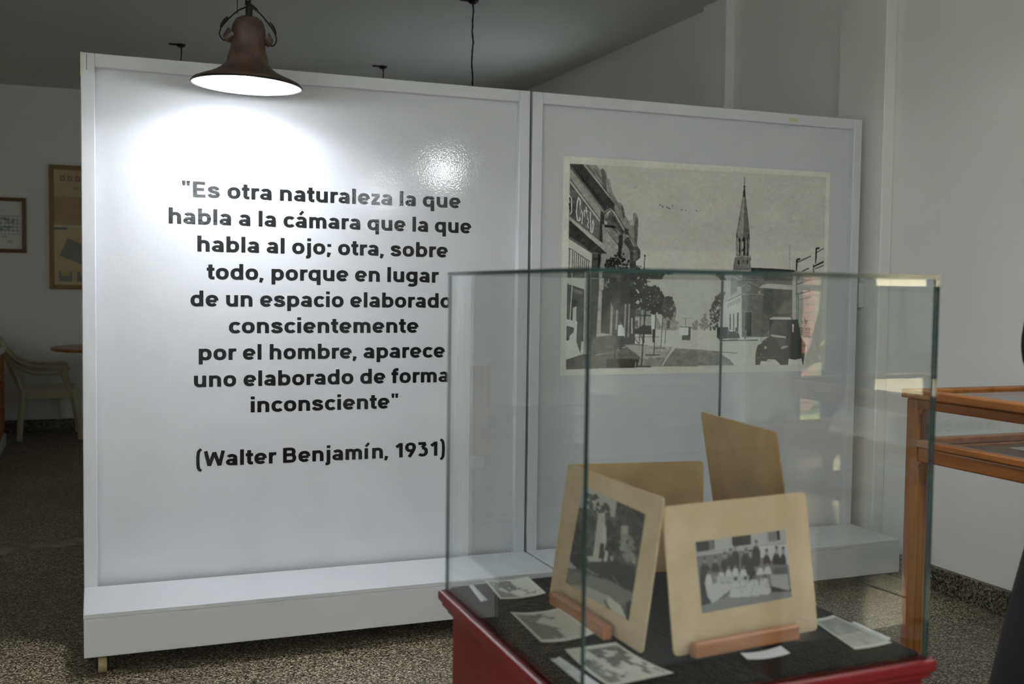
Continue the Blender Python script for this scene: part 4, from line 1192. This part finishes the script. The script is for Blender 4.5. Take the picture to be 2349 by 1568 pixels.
# ------------------------------------------------------------------ pendant lamps
def make_lamp(label, loc, lit, tilt=(0, 0), group='pendant lamps', sc_=1.0):
    bo = -.040
    t = thing('pendant_lamp', label, 'lamp', loc, (tilt[0], tilt[1], 0), group); t.scale = (sc_, sc_, sc_)
    prof = [(.1755, 0), (.176, .004), (.170, .011), (.150, .020), (.125, .030), (.103, .041), (.086, .052), (.074, .063), (.0665, .072), (.0655, .084), (.063, .094), (.0585, .108), (.0555, .118), (.0545, .135), (.0545, .165), (.0535, .180), (.0495, .197), (.041, .211), (.028, .219), (.0122, .223)]
    bm = bmesh.new(); lathe(bm, prof[:10], 48, cap=False)
    inner = [(max(r_-.0025, .003), h-.001) for r_, h in prof[:9]]+[(.050, .085), (.046, .12), (.0, .121)]
    sh = link('shade', bm, m_rust, t); smooth(sh, 60)
    bm = bmesh.new(); lathe(bm, [(.1755, 0)]+[(r_, h) for r_, h in inner[1:-1]]+[(.001, .121)], 48, cap=False); smooth(link('shade_lining', bm, m_enamel, sh), 60)
    bm = bmesh.new(); lathe(bm, prof[9:], 40, cap=False); smooth(link('housing', bm, m_rust, t), 60)
    bm = bmesh.new(); 


    ringpts = [(.1757*math.cos(2*math.pi*k/48), .1757*math.sin(2*math.pi*k/48), 0) for k in range(49)]
    tube(bm, ringpts, .0032, 6, cap=False); smooth(link('rim', bm, m_dark, sh))
    # small cone ears on both sides that the straps tie to
    for s in (-1, 1):
        bm = bmesh.new(); Mx = Matrix.Translation((s*.050, 0, .158)) @ Matrix.Rotation(s*R(128), 4, 'Y')
        lathe(bm, [(.026, 0), (.021, .012), (.016, .024), (.011, .03)], 20, Mx); ear = smooth(link('ear', bm, m_rust, t))
        bm = bmesh.new(); tube(bm, spline([(s*.008, 0, .252), (s*.035, 0, .236), (s*.062, 0, .208), (s*.084, 0, .178), (s*.090, 0, .155), (s*.080, 0, .138), (s*.066, 0, .137)]), .0026, 6)
        tube(bm, spline([(s*.066, 0, .212), (s*.078, .002, .196), (s*.088, 0, .176)], 4), [.003, .0045, .0055, .006, .006, .006, .0055, .0045, .003], 6)
        link('strap', bm, m_dark, t)
    bm = bmesh.new(); lathe(bm, [(.011, .22), (.0115, .25), (.009, .262), (.004, .268)], 16); smooth(link('neck', bm, m_dark, t))
    bm = bmesh.new(); tube(bm, spline([(-.012, 0, .272), (.004, .004, .262), (.02, 0, .250), (.026, 0, .243)]), .0045, 6); tube(bm, [(-.014, 0, .262), (.012, 0, .256)], .005, 6); link('cable_knot', bm, m_dark, t)
    Lc = (CE-loc[2]-.006)/sc_
    bm = bmesh.new(); random.seed(int(loc[0]*100)); pts = [(.003*math.sin(i*.9)+random.uniform(-.002,.002), .003*math.cos(i*.8), .262+(Lc-.262)*i/24) for i in range(25)]
    pts[-1] = (0, 0, Lc); tube(bm, pts, .0042, 6); tube(bm, [(x+.004*math.sin(i*2.1), y+.004*math.cos(i*2.1), z) for i, (x, y, z) in enumerate(pts)], .003, 5)
    Mi = t.rotation_euler.to_matrix().inverted()
    cd = link('cord', bm, m_cord, t); cd.data.transform(Matrix.Translation((0, 0, .262)) @ Mi.to_4x4() @ Matrix.Translation((0, 0, -.262)))
    bm = bmesh.new(); bx(bm, -.075, .012, -.012, .012, Lc-.004, Lc+.004, bev=.002); lathe(bm, [(.018, Lc-.014), (.03, Lc-.004), (.032, Lc+.003)], 16)
    ck = link('ceiling_hook', bm, m_dark, t); ck.data.transform(Matrix.Translation((0, 0, .262)) @ Mi.to_4x4() @ Matrix.Translation((0, 0, -.262)))
    bm = bmesh.new(); lathe(bm, [(.004, .030+bo), (.02, .032+bo), (.030, .045+bo), (.032, .06+bo), (.026, .08+bo), (.014, .098+bo), (.013, .12)], 24); smooth(link('bulb', bm, m_bulb if lit else m_enamel, t))
    if lit:
        l = bpy.data.lights.new('reflector_light', 'AREA'); l.shape = 'DISK'; l.size = .30; l.energy = LAMP_POWER*(.46 if sc_ < 1 else .30); l.spread = R(160); l.color = LAMP_COL
        o = bpy.data.objects.new('reflector_light', l); C.objects.link(o); o.parent = t; o.location = (0, 0, .012)
        l = bpy.data.lights.new('bulb_light', 'POINT'); l.energy = LAMP_POWER*(.33 if sc_ < 1 else .66); l.color = LAMP_COL; l.shadow_soft_size = .022
        o = bpy.data.objects.new('bulb_light', l); C.objects.link(o); o.parent = t; o.location = (0, 0, -.016)
    return t
make_lamp('lit brown enamel bell lamp hanging in front of the quotation panel', (.463, 3.515, 1.857), True, (0, R(1.6)), sc_=.985)
make_lamp('lit brown bell lamp hanging near the right wall above the wooden showcase', (1.90, 1.72, 1.92), True)
make_lamp('lit brown bell lamp hanging behind the camera on its right', (2.0, -.15, 1.93), True)
make_lamp('lit brown bell lamp hanging just behind the camera', (.70, -.25, 1.86), True)
make_lamp('unlit lamp whose cord drops behind the right end of the quotation panel', (1.964, 5.641, 1.87), False)
make_lamp('unlit lamp whose cord shows just left of the lit lamp', (.555, 7.46, 1.87), False)
make_lamp('unlit lamp whose cord shows short and far behind the quotation panel', (1.954, 7.568, 1.87), False)
bm = bmesh.new(); tube(bm, [(.433, 3.515, 2.08), (.435, 3.515, 2.4), (.437, 3.515, CE)], .0016, 6); tag(link('loose_wire', bm, m_cord), 'thin loose wire hanging from the ceiling beside the lit lamp', 'wire')

# ------------------------------------------------------------------ the back room on the left
# framed plan and yellow map
def framed(name, label, x0, x1, z0, z1, col, fm, fw_):
    t = thing(name, label, 'picture', ((x0+x1)/2, 9.548, z0)); w2 = (x1-x0)/2; h = z1-z0
    for a in ((-w2, -w2+fw_, 0, h), (w2-fw_, w2, 0, h), (-w2+fw_, w2-fw_, 0, fw_), (-w2+fw_, w2-fw_, h-fw_, h)):
        link('frame_bar', box(a[0], a[1], -.03, 0, a[2], a[3], bev=.004), fm, t)
    sheet('map_print', [(-w2+fw_*.6, -.014, h-fw_*.6), (w2-fw_*.6, -.014, h-fw_*.6), (w2-fw_*.6, -.014, fw_*.6), (-w2+fw_*.6, -.014, fw_*.6)], col, m_print, t, .002)
    return t
H_, W_ = 70, 100; c = np.ones((H_, W_, 3))*np.array([.62,.64,.58]); r_ = np.random.RandomState(7)
for k in range(6, W_-6, 5): c[24:46, k] *= .45
for k in range(22, 48, 5): c[k, 4:W_-4] *= .45
for k in range(40):
    a, b = r_.randint(24, 42), r_.randint(10, W_-14); c[a:a+3, b:b+4] *= np.array([.5,.55,.6])
for k in range(14):
    a, b = r_.randint(50, 60), r_.randint(10, W_-14); c[a:a+2, b:b+6] = (.5,.36,.28)
c[14, 20:80] *= .8; c[63, 10:60] *= .6
framed('framed_town_plan', 'small brown-framed town plan on the back wall, at the left edge', -1.12, -.497, 1.462, 1.905, c, m_brownf, .03)
H_, W_ = 150, 110; c = np.ones((H_, W_, 3))*np.array([.52,.40,.17]); c[:36] = (.50,.38,.22); c[36:72] = (.36,.25,.11); c[44:66, 8:40] = (.38,.22,.09); c[40:70, 56:80] = (.25,.22,.12)
c[72:74] = (.55,.45,.25); c[74:, 40:] *= np.array([.95,.9,.6]); c[75:78, 3:18] = (.12,.13,.13)
yy, xx = np.mgrid[0:H_, 0:W_]; bl = (np.abs((xx-45)*.38-(yy-112)*.92) < 12)&(np.abs((xx-45)*.92+(yy-112)*.38) < 34); c[bl] = (.20,.19,.14)
for a in (8, 30): c[130:143, a:a+16] = (.20,.20,.14); c[130:136, a+3:a+13] = (.45,.36,.08)
for k, x in enumerate(range(10, 100, 9)): c[10:17, x:x+6] = (.30,.14,.09); c[12:15, x+2:x+4] = (.46,.34,.2)
for x in range(26, 80, 4): c[24:27, x:x+2] = (.3,.18,.12)
c *= (1+cloud(W_, H_, 12, np.random.RandomState(3))[:, :, None]*.06)
framed('framed_yellow_map', 'tall yellowed wall map in a wooden frame, half behind the panel', -.325, .42, 1.172, 2.185, np.clip(c, 0, 1), m_gold, .035)
# round table
tb = thing('round_table', 'round wooden table behind the quotation panel', 'table', (.21, 8.72, 0))
bm = bmesh.new(); lathe(bm, [(.49, .715), (.505, .720), (.508, .730), (.503, .74)], 64); smooth(link('tabletop', bm, m_table, tb), 30)
bm = bmesh.new(); lathe(bm, [(.05, .03), (.045, .1), (.035, .3), (.04, .6), (.06, .7145)], 24); smooth(link('pedestal', bm, m_dark, tb))
for k in range(4):
    a = R(45+90*k); bm = bmesh.new(); tube(bm, spline([(.03*math.cos(a), .03*math.sin(a), .09), (.15*math.cos(a), .15*math.sin(a), .06), (.3*math.cos(a), .3*math.sin(a), .018)]), .016, 8); link('foot', bm, m_dark, tb)
# monobloc plastic armchair, facing +x
def chair(label, loc, rz):
    t = thing('plastic_armchair', label, 'chair', loc, (0, 0, rz)); hw = .25
    def leg(name, pts, up=(0,1,0)):
        bm = bmesh.new(); rr = [.034-.012*i/(len(pts)-1) for i in range(len(pts))]; tube(bm, pts, rr, 8, flat=.75); lg = smooth(link(name, bm, m_plastic, t), 50)
        p = Vector(pts[-1]); fb = bmesh.new(); bx(fb, p.x-.024, p.x+.024, p.y-.02, p.y+.02, 0, .035, bev=.006); link('foot_cap', fb, m_plastic, lg)
    for s in (-1, 1):
        leg('leg', [(.02, s*(hw-.02), .44), (.01, s*hw, .3), (-.005, s*(hw+.015), .15), (-.01, s*(hw+.02), .02)])
        leg('leg', [(.42, s*(hw-.015), .44), (.445, s*hw, .3), (.465, s*(hw+.01), .15), (.475, s*(hw+.02), .02)])
        # two sweeping arm ribs from the back down to the arm
        bm = bmesh.new()
        tube(bm, spline([(-.155, s*.17, .86), (-.10, s*.20, .77), (-.02, s*.235, .69), (.07, s*.25, .65), (.19, s*.255, .635), (.34, s*.255, .635), (.385, s*.25, .615)]), .018, 8)
        link('arm', smooth_bm(bm), m_plastic, t)
        bm = bmesh.new(); tube(bm, spline([(-.12, s*.19, .75), (-.04, s*.22, .66), (.07, s*.245, .59), (.18, s*.25, .575), (.33, s*.25, .575)]), .014, 8); link('arm_rib', bm, m_plastic, t)
        bm = bmesh.new(); tube(bm, spline([(.36, s*.25, .625), (.345, s*.25, .56), (.37, s*.25, .50), (.39, s*.245, .43)]), .024, 8, flat=.6); link('arm_support', bm, m_plastic, t)
        bm = bmesh.new(); tube(bm, spline([(-.16, s*.165, .87), (-.10, s*.19, .72), (-.04, s*.22, .58), (.01, s*.235, .43)]), .02, 8); link('back_upright', bm, m_plastic, t)
    bm = bmesh.new(); nx, ny = 8, 8; g = []
    for i in range(nx+1):
        row = []
        for j in range(ny+1):
            u = i/nx; v = j/ny*2-1; row.append((.0+.44*u, v*.235, .425+.02*u*u*.6+.012*v*v+(-.015 if u > .95 else 0)))
        g.append(row)
    for dz in (0, -.03):
        vs = [[bm.verts.new((x, y, z+dz)) for x, y, z in r0] for r0 in g]
        for i in range(nx):
            for j in range(ny): bm.faces.new((vs[i][j], vs[i+1][j], vs[i+1][j+1], vs[i][j+1]))
        if dz == 0: top = vs
    rim = lambda V: [V[i][0] for i in range(nx)]+[V[nx][j] for j in range(ny)]+[V[i][ny] for i in range(nx, 0, -1)]+[V[0][j] for j in range(ny, 0, -1)]
    a, b = rim(top), rim(vs)
    for i in range(len(a)): bm.faces.new((a[i], b[i], b[(i+1)%len(a)], a[(i+1)%len(a)]))
    smooth(link('seat', bm, m_plastic, t))
    for k in range(6):
        y0 = -.16+k*.064; bm = bmesh.new(); tube(bm, spline([(-.165, y0*.9, .86), (-.12, y0, .72), (-.06, y0*1.1, .56), (.0, y0*1.15, .44)]), .008, 6, flat=2.2); link('back_slat', bm, m_plastic, t)
    bm = bmesh.new(); tube(bm, spline([(-.158, -.17, .865), (-.178, -.09, .885), (-.183, 0, .892), (-.178, .09, .885), (-.158, .17, .865)]), .020, 8); link('top_rail', bm, m_plastic, t)
    for s in (-1, 1):
        link('seat_apron', box(.03, .42, s*.235-.008, s*.235+.008, .36, .42, bev=.003), m_plastic, t)
    return t
def smooth_bm(bm):
    for f in bm.faces: f.smooth = True
    return bm
ch_ = chair('ivory plastic armchair by the round table in the back room', (-.53, 9.19, 0), R(3)); ch_.scale = (.9, .9, .9)
# drawer cabinet at the left edge
cb = thing('drawer_cabinet', 'low orange wood cabinet with white top and plinth, at the left edge', 'cabinet', (-.622, 6.80, 0))
link('body', box(-.5, -.012, .02, 2.02, .09, .70), m_cab, cb)
link('worktop', box(-.52, .012, 0, 2.05, .7005, .735, bev=.004), m_frame, cb)
link('plinth', box(-.48, .012, .03, 2.01, 0, .0895, bev=.004), m_frame, cb)
for i in range(3):
    for j in range(3):
        d = link('drawer', box(-.0115, .004, .04+j*.66, .04+j*.66+.64, .10+i*.2, .10+i*.2+.185, bev=.003), m_cab, cb)

# ------------------------------------------------------------------ people
def skin_obj(name, verts, edges, radii, m, parent, levels=2, root=0):
    me = bpy.data.meshes.new(name); me.from_pydata(verts, edges, []); me.update()
    o = link(name, me, m, parent)
    md = o.modifiers.new('Skin', 'SKIN'); md.use_smooth_shade = True
    sk = me.skin_vertices[0] if me.skin_vertices else None
    for i, r_ in enumerate(radii):
        r2 = r_ if isinstance(r_, tuple) else (r_, r_); sk.data[i].radius = r2; sk.data[i].use_root = (i == root)
    s_ = o.modifiers.new('Subdivision', 'SUBSURF'); s_.levels = levels; s_.render_levels = levels
    return o
def hand_into(V, E, Rr, wrist_i, wp, d, side, curl=.6):
    """palm and five fingers continuing from the wrist vertex; d = pointing direction, side = thumb side"""
    d = Vector(d).normalized(); s = Vector(side).normalized(); n = d.cross(s).normalized(); w_ = Vector(wp)
    def add(p, r_, par): V.append(tuple(p)); Rr.append(r_); E.append((par, len(V)-1)); return len(V)-1
    pm = add(w_+d*.045, (.030, .016), wrist_i)
    for k, (off, L_) in enumerate(((.030, .070), (.010, .080), (-.010, .075), (-.030, .058))):
        kn = add(w_+d*.088+s*off, .0105, pm); a = add(w_+d*(.088+L_*.45)+s*off*1.05-n*L_*.18*curl, .0088, kn)
        b = add(w_+d*(.088+L_*.75)+s*off*1.05-n*L_*.5*curl, .008, a); add(w_+d*(.088+L_*.9)+s*off*1.05-n*L_*.85*curl, .0065, b)
    th = add(w_+d*.035+s*.032, .0115, pm); t2 = add(w_+d*.065+s*.052-n*.012, .0098, th); add(w_+d*.090+s*.056-n*.024, .0078, t2)
def person(name_label, loc, rz, H, top_m, bot_m, pose, coat=False):
    """faces local +y"""
    t = thing('person', name_label, 'person', loc, (0, 0, rz)); k = H/1.7
    z = lambda a: a*k
    V = [(0,0,z(.94)), (0,0,z(1.08)), (0,.005,z(1.24)), (0,-.005,z(1.38)), (0,-.01,z(1.45)), (0,.01,z(1.52))]
    E = [(0,1), (1,2), (2,3), (3,4), (4,5)]; Rr = [(.15,.105), (.125,.09), (.15,.10), (.145,.085), (.052,.052), (.05,.055)]
    # head
    V += [(0,.022,z(1.585)), (0,.012,z(1.655))]; E += [(5,6), (6,7)]; Rr += [(.07,.088), (.068,.080)]
    arms = {}; legs = {}
    for s in (-1, 1):
        i0 = len(V); sh, el, wr = pose['arm'][s]
        V += [(s*.165, 0, z(1.375)), tuple(el), tuple(wr)]; E += [(3, i0), (i0, i0+1), (i0+1, i0+2)]; Rr += [.055, .040, (.028, .022)]
        hd = (Vector(wr)-Vector(el)).normalized(); hand_into(V, E, Rr, i0+2, wr, hd, pose['thumb'][s]); arms[s] = (V[i0], el, wr)
        i1 = len(V); kn, an = pose['leg'][s]
        V += [(s*.09, 0, z(.86)), tuple(kn), tuple(an), (an[0], an[1]+.02, .045), (an[0], an[1]+.15, .028)]
        E += [(0, i1), (i1, i1+1), (i1+1, i1+2), (i1+2, i1+3), (i1+3, i1+4)]; Rr += [.085, .056, .040, .036, (.036, .02)]; legs[s] = (V[i1], kn, an)
    skin_obj('body', V, E, Rr, m_skin, t)
    # trousers
    V = [(0,0,z(1.0)), (0,0,z(.92))]; E = [(0,1)]; Rr = [(.158,.112), (.165,.118)]
    for s in (-1, 1):
        h, kn, an = legs[s]; i = len(V); V += [h, kn, (an[0], an[1], an[2]+.02)]; E += [(1,i), (i,i+1), (i+1,i+2)]; Rr += [.098, .072, .062]
    skin_obj('trousers', V, E, Rr, bot_m, t)
    # top
    V = [(0,0,z(.93)), (0,0,z(1.08)), (0,.005,z(1.24)), (0,-.005,z(1.38)), (0,-.008,z(1.43))]; E = [(0,1), (1,2), (2,3), (3,4)]
    Rr = [(.168,.122), (.142,.108), (.168,.118), (.160,.10), (.075,.07)]
    for s in (-1, 1):
        a, el, wr = arms[s]; w2 = Vector(el).lerp(Vector(wr), .93); i = len(V); V += [a, tuple(el), tuple(w2)]; E += [(3,i), (i,i+1), (i+1,i+2)]; Rr += [.068, .054, .038]
    skin_obj('jacket' if coat else 'sweater', V, E, Rr, top_m, t)
    if coat:
        bm = bmesh.new(); rg = []
        for zz, rx, ry in ((1.06, .155, .125), (.95, .185, .145), (.80, .225, .19), (.62, .262, .225), (.46, .29, .25), (.40, .30, .26), (.395, .285, .245), (.62, .215, .18), (.95, .17, .13)):
            rg.append([bm.verts.new(((rx+.008*math.sin(6*a_)*(zz < .9))*math.cos(a_), (ry+.008*math.cos(5*a_)*(zz < .9))*math.sin(a_), z(zz))) for a_ in [2*math.pi*q_/40 for q_ in range(40)]])
        for a_, b_ in zip(rg, rg[1:]):
            for q_ in range(40): bm.faces.new((a_[q_], a_[(q_+1)%40], b_[(q_+1)%40], b_[q_]))
        link('coat_skirt', smooth_bm(bm), top_m, t)
    # shoes
    for s in (-1, 1):
        an = legs[s][2]
        skin_obj('shoe', [(an[0], an[1]-.045, .045), (an[0], an[1]+.02, .05), (an[0], an[1]+.10, .042), (an[0], an[1]+.19, .034)], [(0,1), (1,2), (2,3)], [(.038,.04), (.042,.046), (.044,.036), (.036,.026)], m_shoe if not coat else m_dark, t)
        bm = bmesh.new(); pts = [(an[0]+dx, an[1]+dy) for dx, dy in ((-.036,-.08), (.036,-.08), (.042,.02), (.048,.12), (.036,.215), (0,.232), (-.036,.215), (-.048,.12), (-.042,.02))]
        f1 = [bm.verts.new((x, y, .001)) for x, y in pts]; f2 = [bm.verts.new((x, y, .024)) for x, y in pts]; bm.faces.new(f1[::-1]); bm.faces.new(f2)
        for q_ in range(len(pts)): bm.faces.new((f1[q_], f1[(q_+1)%len(pts)], f2[(q_+1)%len(pts)], f2[q_]))
        link('shoe_sole', bm, m_shoe if not coat else m_dark, t)
    # face and hair
    hz = z(1.60); hy = .018
    for s in (-1, 1):
        bm = bmesh.new(); bmesh.ops.create_uvsphere(bm, u_segments=12, v_segments=8, radius=.011, matrix=Matrix.Translation((s*.030, hy+.083, hz+.02))); smooth(link('eye', bm, m_shoe, t))
        bm = bmesh.new(); bmesh.ops.create_uvsphere(bm, u_segments=10, v_segments=6, radius=.0055, matrix=Matrix.Translation((s*.030, hy+.0915, hz+.02))); link('iris', bm, m_dark, t)
        bm = bmesh.new(); bmesh.ops.create_uvsphere(bm, u_segments=10, v_segments=8, radius=.026, matrix=Matrix.Translation((s*.072, hy-.005, hz)) @ Matrix.Diagonal((.35, .7, 1.1, 1))); smooth(link('ear', bm, m_skin, t))
    bm = bmesh.new(); tube(bm, [(0, hy+.085, hz+.022), (0, hy+.098, hz), (0, hy+.104, hz-.014), (0, hy+.09, hz-.02)], [.006, .009, .013, .009], 8); smooth(link('nose', bm, m_skin, t))
    bm = bmesh.new(); tube(bm, spline([(-.022, hy+.080, hz-.046), (0, hy+.089, hz-.043), (.022, hy+.080, hz-.046)], 3), .0045, 6); link('mouth', bm, mat('lips', rgb(150,88,78), .5), t)
    bm = bmesh.new(); bmesh.ops.create_uvsphere(bm, u_segments=24, v_segments=16, radius=1, matrix=Matrix.Translation((0, hy-.022, hz+.035)) @ Matrix.Diagonal((.088, .102, .098, 1)))
    bmesh.ops.delete(bm, geom=[v for v in bm.verts if v.co.y > hy+.030 and v.co.z < hz+.062 or v.co.z < hz-.055], context='VERTS')
    o = link('hair', smooth_bm(bm), m_hair, t); sd = o.modifiers.new('Solidify', 'SOLIDIFY'); sd.thickness = .012; sd.offset = -1
    return t
pose = dict(arm={-1: (0, (-.24,.02,1.10), (-.19,.19,.97)), 1: (0, (.235,-.02,1.09), (.20,.08,.84))}, thumb={-1: (1,0,0), 1: (0,1,0)}, leg={-1: ((-.10,.02,.48), (-.105,0,.09)), 1: ((.10,.02,.48), (.105,-.02,.09))})
person('person in a long black coat standing at the right edge by the showcase', (1.80, 1.33, 0), R(-70), 1.66, m_coat, m_coat, pose, True)
pose2 = dict(arm={-1: (0, (-.20,.0,1.10), (-.185,.10,.86)), 1: (0, (.20,-.02,1.10), (.15,.22,.90))}, thumb={-1: (0,1,0), 1: (0,1,0)}, leg={-1: ((-.10,.03,.49), (-.11,.03,.095)), 1: ((.10,.03,.49), (.12,-.04,.095))})
pr2 = person('person in beige sweater, grey trousers and white sneakers on the red mat', (4.77, -2.68, .014), R(96), 1.72, m_sweat, m_trous, pose2)
bm = box(4.40, 5.25, -3.05, -2.28, .0015, .0115, bev=.003); tag(link('door_mat', bm, m_mat), 'red door mat on the pale tiles, mirrored in the glass', 'mat')
